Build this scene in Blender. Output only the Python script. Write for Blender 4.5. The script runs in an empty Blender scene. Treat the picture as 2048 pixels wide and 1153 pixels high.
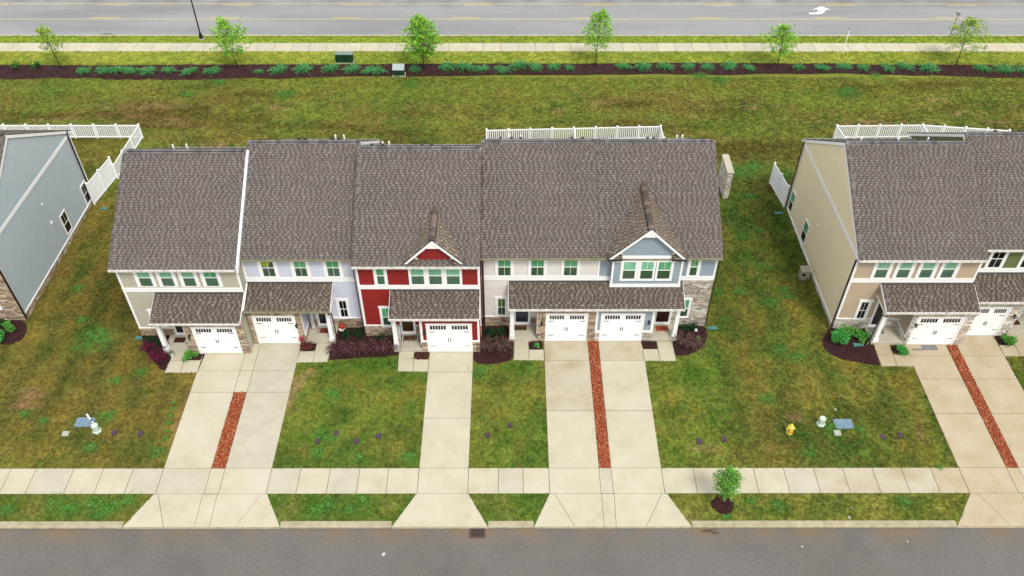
import bpy, math, random
import numpy as np
from mathutils import Matrix, Vector
random.seed(7)
RG = np.random.default_rng(7)
sc = bpy.context.scene
col = sc.collection

# ------------------------------------------------------------------ camera
FPX, TH, YAW, ROLL, CAMH = 1733.0, 0.762913, 0.0033416, -0.0018582, 42.0
def cam_axes():
    c, s = math.cos, math.sin
    f = np.array([s(YAW)*c(TH), c(YAW)*c(TH), -s(TH)])
    r = np.array([c(YAW), -s(YAW), 0.0]); d = np.cross(f, r)
    return c(ROLL)*r + s(ROLL)*d, -s(ROLL)*r + c(ROLL)*d, f
AR, AD, AF = cam_axes()
cd = bpy.data.cameras.new('camera'); cam = bpy.data.objects.new('camera', cd); col.objects.link(cam)
cd.sensor_width = 36; cd.lens = FPX/2048*36; cd.clip_end = 3000; cd.clip_start = 0.5
m = Matrix.Identity(4)
for i in range(3):
    m[i][0] = AR[i]; m[i][1] = -AD[i]; m[i][2] = -AF[i]
m[2][3] = CAMH
cam.matrix_world = m
sc.camera = cam

# ------------------------------------------------------------------ sky, sun, exposure
SUN_EL, SUN_AZ = math.radians(56), math.radians(152)      # azimuth clockwise from +Y (veiled sun behind the camera, to the right)
w = bpy.data.worlds.new('World'); sc.world = w; w.use_nodes = True
nt = w.node_tree; nt.nodes.clear()
sky = nt.nodes.new('ShaderNodeTexSky'); sky.sky_type = 'NISHITA'; sky.sun_disc = False
sky.sun_elevation = SUN_EL; sky.sun_rotation = SUN_AZ; sky.dust_density = 4.0; sky.air_density = 1.0; sky.ozone_density = 1.0
mx = nt.nodes.new('ShaderNodeMix'); mx.data_type = 'RGBA'; mx.inputs[0].default_value = 0.72
mx.inputs[7].default_value = (9.0, 8.9, 8.75, 1)            # flat overcast veil over the clear sky
bg = nt.nodes.new('ShaderNodeBackground'); bg.inputs[1].default_value = 0.12
ow = nt.nodes.new('ShaderNodeOutputWorld')
nt.links.new(sky.outputs[0], mx.inputs[6]); nt.links.new(mx.outputs[2], bg.inputs[0]); nt.links.new(bg.outputs[0], ow.inputs[0])
sd = bpy.data.lights.new('sun', 'SUN'); sd.energy = 1.9; sd.angle = math.radians(15); sd.color = (1, 0.965, 0.90)
sun = bpy.data.objects.new('sun', sd); col.objects.link(sun)
sdir = Vector((math.sin(SUN_AZ)*math.cos(SUN_EL), math.cos(SUN_AZ)*math.cos(SUN_EL), math.sin(SUN_EL)))
sun.rotation_euler = sdir.to_track_quat('Z', 'Y').to_euler()
sc.view_settings.view_transform = 'Standard'; sc.view_settings.look = 'None'
sc.view_settings.exposure = 0.50; sc.view_settings.gamma = 1.0; sc.view_settings.use_curve_mapping = False
sc.cycles.max_bounces = 5; sc.cycles.diffuse_bounces = 3; sc.cycles.glossy_bounces = 3

# ------------------------------------------------------------------ pixel -> place helpers (photo is 2048 x 1153)
def ray(px, py): return AR*(px-1024) + AD*(py-576.5) + AF*FPX
def G(px, py, z=0.0):
    r = ray(px, py); t = (z-CAMH)/r[2]; return (float(r[0]*t), float(r[1]*t))
def F(px, py, Y):
    r = ray(px, py); t = Y/r[1]; return (float(r[0]*t), float(CAMH+r[2]*t))
def S(px, py, X):
    r = ray(px, py); t = X/r[0]; return (float(r[1]*t), float(CAMH+r[2]*t))

# ------------------------------------------------------------------ materials
def lin(r, g, b, k=1.0):
    f = lambda c: (c/255/12.92 if c/255 <= 0.04045 else ((c/255+0.055)/1.055)**2.4)*k
    return (f(r), f(g), f(b))
def mat(name, c, rough=0.7, c2=None, scale=3.0, amt=1.0, bump=0.0, bscale=40.0, attr=None, inst=None, rnd=None, metal=0.0,
        spec=0.35, c3=None, scale3=0.4, detail=4.0, stretch=None, fine=0.0, trans=0.0, lo=0.35, hi=0.65, coat=0.0):
    """base c mixed with c2 by noise (lo..hi), with c3 by slow noise; attr/inst: colour attribute; rnd: list of colours by object"""
    M = bpy.data.materials.new(name); M.use_nodes = True
    n = M.node_tree.nodes; L = M.node_tree.links; b = n['Principled BSDF']
    geo = n.new('ShaderNodeNewGeometry'); vec = geo.outputs['Position']
    if stretch:
        mp = n.new('ShaderNodeMapping'); mp.inputs['Scale'].default_value = stretch; L.new(vec, mp.inputs[0]); vec = mp.outputs[0]
    if attr or inst:
        a = n.new('ShaderNodeAttribute'); a.attribute_name = attr or inst
        if inst: a.attribute_type = 'INSTANCER'
        cur = a.outputs['Color']
    elif rnd:
        oi = n.new('ShaderNodeObjectInfo'); cr = n.new('ShaderNodeValToRGB'); cr.color_ramp.interpolation = 'CONSTANT'
        e = cr.color_ramp.elements
        while len(e) < len(rnd): e.new(0.5)
        for i, cc in enumerate(rnd): e[i].position = i/len(rnd); e[i].color = (*cc, 1)
        L.new(oi.outputs['Random'], cr.inputs[0]); cur = cr.outputs[0]
    else:
        rgb = n.new('ShaderNodeRGB'); rgb.outputs[0].default_value = (*c, 1); cur = rgb.outputs[0]
    def noise(s, d=detail):
        t = n.new('ShaderNodeTexNoise'); t.inputs['Scale'].default_value = s; t.inputs['Detail'].default_value = d
        t.inputs['Roughness'].default_value = 0.6; L.new(vec, t.inputs['Vector']); return t.outputs['Fac']
    def mixc(a, bcol, fac, k, l0, h0):
        mr = n.new('ShaderNodeMapRange'); mr.inputs[1].default_value = l0; mr.inputs[2].default_value = h0; mr.inputs[4].default_value = k
        L.new(fac, mr.inputs[0]); x = n.new('ShaderNodeMix'); x.data_type = 'RGBA'
        L.new(mr.outputs[0], x.inputs[0]); L.new(a, x.inputs[6]); x.inputs[7].default_value = (*bcol, 1); return x.outputs[2]
    if c2: cur = mixc(cur, c2, noise(scale), amt, lo, hi)
    if c3: cur = mixc(cur, c3, noise(scale3), 0.8, 0.4, 0.7)
    if fine:
        mr = n.new('ShaderNodeMapRange'); mr.inputs[1].default_value = 0.25; mr.inputs[2].default_value = 0.75
        mr.inputs[3].default_value = 1-fine; mr.inputs[4].default_value = 1+fine; L.new(noise(bscale, 3), mr.inputs[0])
        vm = n.new('ShaderNodeVectorMath'); vm.operation = 'SCALE'; L.new(cur, vm.inputs[0]); L.new(mr.outputs[0], vm.inputs['Scale']); cur = vm.outputs[0]
    L.new(cur, b.inputs['Base Color'])
    b.inputs['Roughness'].default_value = rough; b.inputs['Metallic'].default_value = metal
    b.inputs['Specular IOR Level'].default_value = spec
    if coat: b.inputs['Coat Weight'].default_value = coat
    if bump:
        bp = n.new('ShaderNodeBump'); bp.inputs['Strength'].default_value = bump; bp.inputs['Distance'].default_value = 0.02
        L.new(noise(bscale, 5), bp.inputs['Height']); L.new(bp.outputs[0], b.inputs['Normal'])
    if trans:
        tr = n.new('ShaderNodeBsdfTranslucent'); L.new(cur, tr.inputs[0]); ms = n.new('ShaderNodeMixShader')
        ms.inputs[0].default_value = trans; L.new(b.outputs[0], ms.inputs[1]); L.new(tr.outputs[0], ms.inputs[2])
        L.new(ms.outputs[0], n['Material Output'].inputs[0])
    return M
K = 0.62
MT = {}
MT['white'] = mat('white_trim', (.80, .80, .80), .5, c2=(.72, .72, .71), scale=1.5, amt=.6)
MT['door_white'] = mat('garage_door_paint', (.82, .82, .82), .4, c2=(.78, .78, .79), scale=1.2, amt=.5)
MT['vinyl'] = mat('white_vinyl', (.86, .87, .88), .35, c2=(.82, .83, .84), scale=.8, amt=.6)
MT['gutter'] = mat('gutter_white', (.62, .61, .57), .5, c2=lin(120, 120, 85), scale=6, amt=.8, lo=.45, hi=.75)
MT['gutter_mossy'] = mat('gutter_mossy', lin(150, 144, 122, .8), .6, c2=lin(118, 118, 84, .8), scale=2.5, amt=.9)
MT['black'] = mat('black_metal', (.012, .012, .013), .45)
MT['dark_bronze'] = mat('dark_bronze', (.03, .018, .014), .4)
MT['flash'] = mat('flashing', (.035, .035, .038), .6)
def siding_mat(name, rgb, k=.92):
    c = lin(*rgb, k); return mat(name, c, .6, c2=tuple(x*.86 for x in c), scale=1.3, amt=.7, fine=.05, bscale=30, stretch=(1, 1, 5))
SID = {'beige': siding_mat('beige_siding', (176, 172, 154)), 'lavender': siding_mat('lavender_siding', (196, 201, 214)), 'red': siding_mat('red_siding', (142, 32, 30), .8),
       'cream': siding_mat('cream_siding', (214, 210, 204)), 'blue': siding_mat('blue_siding', (146, 162, 172), .85), 'taupe': siding_mat('taupe_siding', (178, 160, 136)),
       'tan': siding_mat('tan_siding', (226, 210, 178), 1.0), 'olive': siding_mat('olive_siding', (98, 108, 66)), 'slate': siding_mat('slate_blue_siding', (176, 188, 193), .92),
       'grey': siding_mat('grey_siding', (150, 156, 156))}
PAL = {
 'tan': [lin(*c, .82) for c in ((176, 156, 130), (158, 136, 112), (190, 170, 144), (140, 120, 100), (168, 150, 128), (196, 184, 164), (150, 132, 116), (182, 160, 132))],
 'grey': [lin(*c, .86) for c in ((180, 172, 158), (162, 154, 142), (196, 188, 174), (150, 142, 132), (186, 176, 160), (204, 198, 188), (172, 160, 142))],
 'pale': [lin(*c, .92) for c in ((204, 198, 188), (186, 178, 166), (216, 210, 200), (176, 168, 158), (196, 186, 170), (168, 156, 142))],
}
STN = {k: mat('stone_'+k, (0, 0, 0), .8, rnd=v, bump=.5, bscale=18, fine=.16) for k, v in PAL.items()}
STA = mat('stone_facing', (0, 0, 0), .8, attr='Col', bump=.5, bscale=18, fine=.16)
MORT = mat('mortar', lin(110, 98, 84, .6), .9, bump=.4)
SHG = mat('shingle', (0, 0, 0), .9, attr='Col', fine=.12, bscale=55, spec=.12)
DECK = mat('roof_deck', lin(96, 90, 88, .6), .9, c2=lin(120, 112, 108, .6), scale=3, fine=.2)
CAPM = mat('ridge_cap', (0, 0, 0), .9, rnd=[lin(*c, .68) for c in ((118, 116, 117), (132, 130, 131), (106, 104, 105), (124, 122, 122), (140, 138, 138))], fine=.15, spec=.15)
CAPB = mat('ridge_cap_brown', (0, 0, 0), .9, rnd=[lin(*c, .7) for c in ((104, 92, 84), (122, 109, 100), (96, 84, 77), (132, 118, 109))], fine=.15, spec=.15)
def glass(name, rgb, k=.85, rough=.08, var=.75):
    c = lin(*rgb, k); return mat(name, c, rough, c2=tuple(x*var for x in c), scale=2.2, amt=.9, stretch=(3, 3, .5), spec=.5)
GL = {'bright': glass('pane_green_reflect_blind', (132, 196, 158)), 'pale': glass('pane_pale_green', (140, 196, 164)), 'vivid': glass('pane_vivid_green', (92, 172, 118)),  # greens hold the lawn's reflection as colour, along with blinds and screens
      'dim': glass('pane_green_reflect_screen', (78, 110, 90)), 'dimmer': glass('pane_dark_green', (62, 90, 66)), 'dark': glass('pane_dark', (26, 30, 26)),
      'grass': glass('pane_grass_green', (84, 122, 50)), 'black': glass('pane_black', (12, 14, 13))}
CONC = mat('concrete', lin(219, 212, 186, .61), .85, c2=lin(204, 195, 166, .61), scale=.9, amt=.8, c3=lin(222, 216, 196, .61), scale3=.3, fine=.05, bscale=25, bump=.12)
CONB = mat('concrete_cool', lin(214, 208, 188, .61), .85, c2=lin(201, 194, 170, .61), scale=1.1, amt=.8, fine=.05, bscale=25, bump=.12)
CONS = mat('concrete_stained', lin(211, 201, 174, .60), .8, c2=lin(186, 170, 130, .60), scale=.75, amt=.75, c3=lin(218, 211, 194, .60), scale3=.55, fine=.05, bscale=25, bump=.12)
CONT = mat('concrete_tan', lin(206, 189, 156, .60), .8, c2=lin(194, 174, 138, .60), scale=.6, amt=.7, c3=lin(214, 202, 178, .60), scale3=.7, fine=.05, bscale=25, bump=.12)
KERB = mat('kerb_concrete', lin(200, 190, 162, .62), .85, c2=lin(176, 166, 138, .62), scale=2, fine=.08, bscale=30)
JOINT = mat('joint_dirt', lin(96, 88, 70, .5), .95)
MUL = mat('dark_mulch', lin(62, 30, 30, .8), .95, c2=lin(40, 18, 20, .8), scale=9, fine=.35, bscale=45, bump=1.0)
MULR = mat('red_mulch', lin(168, 86, 50, .66), .95, c2=lin(124, 58, 34, .66), scale=12, fine=.35, bscale=45, bump=1.0)
LEAF = mat('leaf', (0, 0, 0), .7, attr='Col', trans=.3, spec=.08)
BARK = mat('bark', lin(118, 100, 88, .5), .9, c2=lin(80, 66, 58, .5), scale=8, bump=.5)

# ------------------------------------------------------------------ mesh helpers
def mesh_from(name, V, Fq, mats, cols=None, smooth=False):
    """V (n,3); Fq list of index lists, or (m,k) array"""
    me = bpy.data.meshes.new(name)
    V = np.asarray(V, dtype=np.float32)
    if isinstance(Fq, np.ndarray):
        k = Fq.shape[1]; me.vertices.add(len(V)); me.vertices.foreach_set('co', V.ravel())
        me.loops.add(Fq.size); me.loops.foreach_set('vertex_index', Fq.astype(np.int32).ravel())
        me.polygons.add(len(Fq)); me.polygons.foreach_set('loop_start', np.arange(0, Fq.size, k, dtype=np.int32))
        me.update(calc_edges=True)
    else:
        me.from_pydata(V.tolist(), [], Fq)
    if cols is not None:
        a = me.attributes.new('Col', 'FLOAT_COLOR', 'POINT')
        c = np.ones((len(V), 4), dtype=np.float32); c[:, :3] = cols; a.data.foreach_set('color', c.ravel())
    for mm in (mats if isinstance(mats, (list, tuple)) else [mats]): me.materials.append(mm)
    if smooth: me.polygons.foreach_set('use_smooth', [True]*len(me.polygons))
    return me
BOXF = np.array([[0, 1, 2, 3], [4, 7, 6, 5], [0, 4, 5, 1], [1, 5, 6, 2], [2, 6, 7, 3], [3, 7, 4, 0]])
def bulk_boxes(C, A, B, D, bottom=True, sh=0.0):
    """boxes at centres C with half axes A, B and D (top = +D); sh shrinks the top face"""
    C, A, B, D = (np.asarray(x, float) for x in (C, A, B, D)); k = 1-sh
    V = np.stack([C-A-B-D, C-A+B-D, C+A+B-D, C+A-B-D, C-A*k-B*k+D, C-A*k+B*k+D, C+A*k+B*k+D, C+A*k-B*k+D], axis=1)
    fs = BOXF if bottom else BOXF[1:]
    Fq = (np.arange(len(C))[:, None, None]*8 + fs[None]).reshape(-1, 4)
    return V.reshape(-1, 3), Fq
class MB:
    def __init__(s): s.v = []; s.f = []; s.c = []
    def add(s, vs, fs, c=None):
        o = len(s.v); s.v += [tuple(p) for p in vs]; s.f += [[i+o for i in q] for q in fs]
        if c is not None: s.c += [c]*len(vs)
        return s
    def box(s, x0, x1, y0, y1, z0, z1):
        x0, x1 = min(x0, x1), max(x0, x1); y0, y1 = min(y0, y1), max(y0, y1)
        return s.add([(x0, y0, z0), (x0, y1, z0), (x1, y1, z0), (x1, y0, z0), (x0, y0, z1), (x0, y1, z1), (x1, y1, z1), (x1, y0, z1)], BOXF.tolist())
    def bbox(s, x0, x1, y0, y1, z0, z1, b=.02):
        """box with chamfered top edges"""
        vs = [(x0, y0, z0), (x0, y1, z0), (x1, y1, z0), (x1, y0, z0), (x0, y0, z1-b), (x0, y1, z1-b), (x1, y1, z1-b), (x1, y0, z1-b),
              (x0+b, y0+b, z1), (x0+b, y1-b, z1), (x1-b, y1-b, z1), (x1-b, y0+b, z1)]
        fs = [[0, 1, 2, 3], [0, 4, 5, 1], [1, 5, 6, 2], [2, 6, 7, 3], [3, 7, 4, 0], [4, 8, 9, 5], [5, 9, 10, 6], [6, 10, 11, 7], [7, 11, 8, 4], [8, 11, 10, 9]]
        return s.add(vs, fs)
    def fbox(s, fr, u0, u1, n0, n1, z0, z1):
        vs = [fr(u, n, z) for z in (z0, z1) for (u, n) in ((u0, n0), (u0, n1), (u1, n1), (u1, n0))]
        return s.add(vs, BOXF.tolist())
    def prism(s, poly, vec):
        """polygon (3-D points) extruded by vec"""
        n = len(poly); a = [Vector(p) for p in poly]; b = [p+Vector(vec) for p in a]
        return s.add(a+b, [list(range(n)), list(range(2*n-1, n-1, -1))] + [[i, i+n, (i+1) % n+n, (i+1) % n] for i in range(n)])
    def tube(s, pts, r, n=6, cap=True):
        pts = [Vector(p) for p in pts]; rs = r if isinstance(r, (list, tuple)) else [r]*len(pts); o = len(s.v)
        for i, p in enumerate(pts):
            d = (pts[min(i+1, len(pts)-1)]-pts[max(i-1, 0)]).normalized()
            a = d.orthogonal().normalized() if i == 0 else (a - d*a.dot(d)).normalized(); bb = d.cross(a)
            for k in range(n):
                t = 2*math.pi*k/n; s.v.append(tuple(p+(a*math.cos(t)+bb*math.sin(t))*rs[i]))
        for i in range(len(pts)-1):
            for k in range(n): s.f.append([o+i*n+k, o+i*n+(k+1) % n, o+(i+1)*n+(k+1) % n, o+(i+1)*n+k])
        if cap: s.f.append([o+k for k in range(n)][::-1]); s.f.append([o+(len(pts)-1)*n+k for k in range(n)])
        return s
    def lathe(s, x, y, prof, n=10):
        return s.tube([(x, y, z) for z, _ in prof], [r for _, r in prof], n)
    def build(s, name, m_, parent=None, smooth=False):
        me = mesh_from(name, np.array(s.v), s.f, m_, cols=np.array(s.c) if s.c and len(s.c) == len(s.v) else None, smooth=smooth)
        return link(name, me, parent)
def origin_of(o):
    v = Vector((0, 0, 0))
    while o is not None: v += o.location; o = o.parent
    return v
def link(name, me, parent=None, world=True):
    """mesh given in world coordinates; shifted into the parent's frame"""
    o = bpy.data.objects.new(name, me); col.objects.link(o)
    if parent is not None:
        o.parent = parent
        if world:
            d = origin_of(parent); me.transform(Matrix.Translation(-d))
    return o
def put(name, me, parent, loc, rot=(0, 0, 0), scale=(1, 1, 1)):
    """a piece with shared mesh at a world place"""
    o = bpy.data.objects.new(name, me); col.objects.link(o)
    o.location = Vector(loc) - (origin_of(parent) if parent else Vector((0, 0, 0))); o.rotation_euler = rot; o.scale = scale
    if parent: o.parent = parent
    return o
def tag(o, label=None, cat=None, group=None, kind=None):
    if label: o['label'] = label
    if cat: o['category'] = cat
    if group: o['group'] = group
    if kind: o['kind'] = kind
    return o
def empty(name, loc, label=None, cat=None, group=None, kind=None):
    o = bpy.data.objects.new(name, None); col.objects.link(o); o.location = loc; o.empty_display_size = .2
    return tag(o, label, cat, group, kind)
def ground_thing(o):
    """move a one-mesh thing's origin to its base centre"""
    me = o.data; co = np.empty(len(me.vertices)*3); me.vertices.foreach_get('co', co); co = co.reshape(-1, 3)
    c = Vector(((co[:, 0].min()+co[:, 0].max())/2, (co[:, 1].min()+co[:, 1].max())/2, co[:, 2].min()))
    me.transform(Matrix.Translation(-c)); o.location = c; return o

# ------------------------------------------------------------------ paved areas (world X-Y polygons, also kept free of grass)
NOGRASS = []
def quad_px(*p, z=0): return [G(x, y, z) for x, y in p]
def XS(px): return G(px, 938)[0]
YA, YB, YC = 25.09, 27.2, 28.91      # kerb face, sidewalk near edge, sidewalk far edge
ZS = 0.03
def slab_poly(parent, poly, m_, z1=ZS, z0=-.06, gap=.012, name='slab'):
    c = np.mean(poly, axis=0); P = []
    n = len(poly)
    for i in range(n):        # shrink by gap: offset each corner towards the centre
        p = np.array(poly[i]); d = c-p; P.append(p + d/np.linalg.norm(d)*gap*1.4)
    mb = MB(); b = .012
    zt = z1 if callable(z1) else (lambda x, y: z1)
    low = [(x, y, z0) for x, y in P]; mid = [(x, y, zt(x, y)-b) for x, y in P]
    top = []
    for x, y in P:
        d = c-np.array((x, y)); d /= np.linalg.norm(d); top.append((x+d[0]*b, y+d[1]*b, zt(x, y)))
    mb.add(low+mid+top, [[i, (i+1) % n, n+(i+1) % n, n+i] for i in range(n)] + [[n+i, n+(i+1) % n, 2*n+(i+1) % n, 2*n+i] for i in range(n)] + [[2*n+i for i in range(n)]])
    return mb.build(name, m_, parent)
def rect(x0, x1, y0, y1): return [(x0, y0), (x1, y0), (x1, y1), (x0, y1)]

# sidewalk
sw = MB().box(-90, 90, YB+.01, YC-.01, -.08, ZS-.02).build('sidewalk', JOINT); tag(sw, kind='structure')
NOGRASS.append(rect(-90, 90, YB, YC))
jx = [23.3, 73.4, 148.7, 207.8, 266.9, 327.8, 422.8, 450.7, 543.9, 602, 661, 720, 777.5, 838.4, 937.4, 997, 1046, 1097.4, 1198, 1222, 1322.5,
      1386.3, 1445.5, 1506.4, 1566.6, 1626.7, 1684.8, 1744, 1802, 1860.4, 1917.7, 2013.4, 2037.8]
JX = [XS(x) for x in jx]
JX = [JX[0]-1.72*i for i in range(12, 0, -1)] + JX + [JX[-1]+2.75] + [JX[-1]+2.75+1.72*i for i in range(1, 12)]
for a, b in zip(JX[:-1], JX[1:]):
    r = random.random(); xm = (a+b)/2
    mm = CONT if (xm > XS(1860) and xm < XS(2060)) else (CONS if XS(1630) < xm < XS(1840) else (CONC if r < .6 else CONB))
    slab_poly(sw, rect(a, b, YB, YC), mm)
# aprons, driveways
def apron_z(x, y): return max(.0, .028*(y-25.3)/1.9)+.002
def apron(parent, tl, tr, bl, br, splits, m_):
    """tl/tr: X at sidewalk, bl/br: X at kerb; splits: [(Xtop, Xbottom)]"""
    xs = [(tl, bl)] + splits + [(tr, br)]
    for (a, b), (c, d) in zip(xs[:-1], xs[1:]):
        if abs(a-c) < .02: slab_poly(parent, [(b, 25.12), (d, 25.12), (c, YB)], m_, z1=apron_z)
        else: slab_poly(parent, [(b, 25.12), (d, 25.12), (c, YB), (a, YB)], m_, z1=apron_z)
    MB().prism([(bl+.01, 25.13, -.2), (bl+.01, 25.085, -.2), (bl+.01, 25.085, -.10), (bl+.01, 25.13, -.004)], (br-bl-.02, 0, 0)).build('lip', KERB, parent)
    NOGRASS.append([(bl, 25.0), (br, 25.0), (tr, YB), (tl, YB)])
def KX(px): return G(px, 1054)[0]
def drive(root_label, x0, x1, ytop, joints_px, m_, ap=None, xm=None):
    ys = [YC] + sorted(G(1024, j)[1] for j in joints_px) + [ytop]
    base = MB().box(x0+.01, x1-.01, YC, ytop-.01, -.08, ZS-.02).build('driveway', JOINT); tag(base, kind='structure'); base['label'] = root_label
    for a, b in zip(ys[:-1], ys[1:]): slab_poly(base, rect(x0, x1, a, b), m_ if not isinstance(m_, dict) else m_.get((ys.index(a)), CONC))
    NOGRASS.append(rect(x0, x1, YC, ytop+.2)); return base
X = XS
Yg = {1: 37.82, 2: 38.68, 3: 37.93, 4: 38.88, 5: 38.88, 6: 38.55, 7: 39.36}
d1 = drive('left driveway of the beige townhouse', X(327.8), X(422.8), Yg[1], [741.8, 784.8], CONC)
d1m = drive('narrow concrete strip between the two left driveways', X(422.8), X(450.7), Yg[2], [], CONC) if False else None
d2 = drive('driveway of the lavender townhouse', X(450.7), X(543.9), Yg[2], [741.8, 784.8], CONB)
ym = G(1024, 784.8)[1]
md = MB().box(X(422.8)+.01, X(450.7)-.01, ym, Yg[2], -.08, ZS-.02).build('driveway', JOINT); tag(md, kind='structure')
slab_poly(md, rect(X(422.8), X(450.7), ym, G(1024, 741.8)[1]), CONC); slab_poly(md, rect(X(422.8), X(450.7), G(1024, 741.8)[1], Yg[2]), CONC)
NOGRASS.append(rect(X(422.8), X(450.7), ym, Yg[2]))
d3 = drive('driveway of the red townhouse', X(838.4), X(937.4), Yg[3], [744.5, 836.7], CONC)
d4 = drive('driveway of the cream townhouse', X(1097.4), X(1198.1), Yg[4], [721.7, 822.4], {2: CONS, 1: CONS})
d5 = drive('driveway of the blue townhouse', X(1222), X(1322.4), Yg[5], [721.7, 822.4], {2: CONS})
d6 = drive('driveway of the taupe townhouse', X(1917.7), X(2013.4), Yg[6], [713, 759.7, 828.8], CONT)
d7 = drive('driveway of the olive townhouse', X(2037.8), X(2037.8)+2.75, Yg[7], [713, 759.7, 828.8], CONT)
apr = MB().box(-.5, .5, 20, 20.1, -3, -2.9).build('driveway_apron', JOINT); tag(apr, kind='structure')
apr.data.clear_geometry()
apb = MB()
for a_, b_, c_, e_ in ((308, 534.5, 244.9, 560), (832, 937, 783, 976), (1099, 1334, 1068, 1384), (1941, 2135, 1915, 2170)):
    pa, pb, pc, pe = G(a_, 989)[0], G(b_, 989)[0], KX(c_), KX(e_)
    apb.prism([(pc+.05, 25.15, -.03), (pe-.05, 25.15, -.03), (pb-.02, YB, -.01), (pa+.02, YB, -.01)], (0, 0, -.05))
bpy.data.objects.remove(apr)
apr = apb.build('driveway_apron', JOINT); tag(apr, kind='structure')
def A(px): return G(px, 989)[0]
apron(apr, A(308), A(534.5), KX(244.9), KX(560), [(A(316), KX(327)), (A(406), KX(389)), (A(435), KX(418)), (A(523), KX(470))], CONC)
apron(apr, A(832), A(937), KX(783), KX(976), [], CONC)
apron(apr, A(1099), A(1334), KX(1068), KX(1384), [(A(1109), KX(1150)), (A(1203), KX(1209)), (A(1228), KX(1232.5)), (A(1324), KX(1293))], CONC)
apron(apr, A(1941), A(2135), KX(1915), KX(2170), [(A(1955), KX(2023)), (A(2042), KX(2075)), (A(2066), KX(2100))], CONT)
# kerb of the near street
kb = empty('kerb', (0, 25.25, -.2), kind='structure')
KS = [(-90, KX(244.9)), (KX(560), KX(783)), (KX(976), KX(1068)), (KX(1384), KX(1915)), (KX(2170), 90)]
for a, b in KS:
    n = max(1, round((b-a)/6.0)); 
    for i in range(n):
        x0 = a+(b-a)*i/n+.008; x1 = a+(b-a)*(i+1)/n-.008
        mb = MB(); pr = [(25.09, -.4), (25.09, -.02), (25.12, .02), (25.16, .034), (25.46, .034), (25.46, -.4)]
        mb.prism([(x0, y, z) for y, z in pr], (x1-x0, 0, 0)).build('kerb_stone', KERB, kb)
    NOGRASS.append(rect(a, b, 25.0, 25.42))
# walkways to the porches
def walk(label, polys, m_):
    o = MB().prism([(x, y, -.012) for x, y in [np.array(p)+(np.mean(polys[0], axis=0)-np.array(p))*.02 for p in polys[0]]], (0, 0, .02)).build('walkway', JOINT)
    tag(o, kind='structure'); o['label'] = label
    for p in polys: slab_poly(o, p, m_); NOGRASS.append(p)
q = quad_px
walk('walk to the beige porch', [q((338.5, 721.3), (368.2, 721.3), (371.5, 707), (349.6, 707)), q((328.7, 745.8), (361, 745.8), (368.2, 721.3), (338.5, 721.3)),
     q((361, 745.8), (396, 745.8), (406, 721.3), (368.2, 721.3)), q((401, 721.3), (406, 721.3), (411, 708.5), (407, 708.5))], CONC)
walk('walk to the lavender porch', [q((593, 726), (625.3, 725.5), (630.5, 703), (600, 703)), q((625.3, 725.5), (655, 725), (664, 686), (633.8, 686))], CONC)
walk('walk to the red porch', [q((796.8, 718.5), (827.4, 718.5), (829, 701), (798.6, 701)), q((795.2, 743.8), (826.4, 743.8), (827.4, 718.5), (796.8, 718.5)),
     q((826.4, 743.8), (855.5, 744), (857.8, 720), (827.4, 718.5))], CONC)
walk('walk to the cream porch', [q((1027.4, 720.7), (1057.8, 721), (1057, 683), (1028.4, 683)), q((1057.8, 721), (1088.4, 721.5), (1087.4, 700), (1057.5, 700))], CONC)
walk('walk to the blue porch', [q((1287.6, 722.6), (1320.5, 722.6), (1315.5, 699), (1284, 699)), q((1320.5, 722.6), (1352.2, 722.6), (1344.4, 684), (1313.2, 684))], CONC)
walk('walk to the taupe porch', [q((1754, 710), (1786, 710), (1778.7, 690), (1746.7, 690)), q((1762.5, 732.8), (1794, 733), (1786, 710), (1754, 710)), q((1794, 733), (1828.6, 733.6), (1817, 710), (1786, 710))], CONT)
walk('walk to the olive porch', [q((2009, 713.3), (2042, 713.3), (2028.5, 690.8), (1997.5, 690.8)), q((2042, 713.3), (2074, 713.3), (2050, 672), (2018, 672))], CONT)

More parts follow.
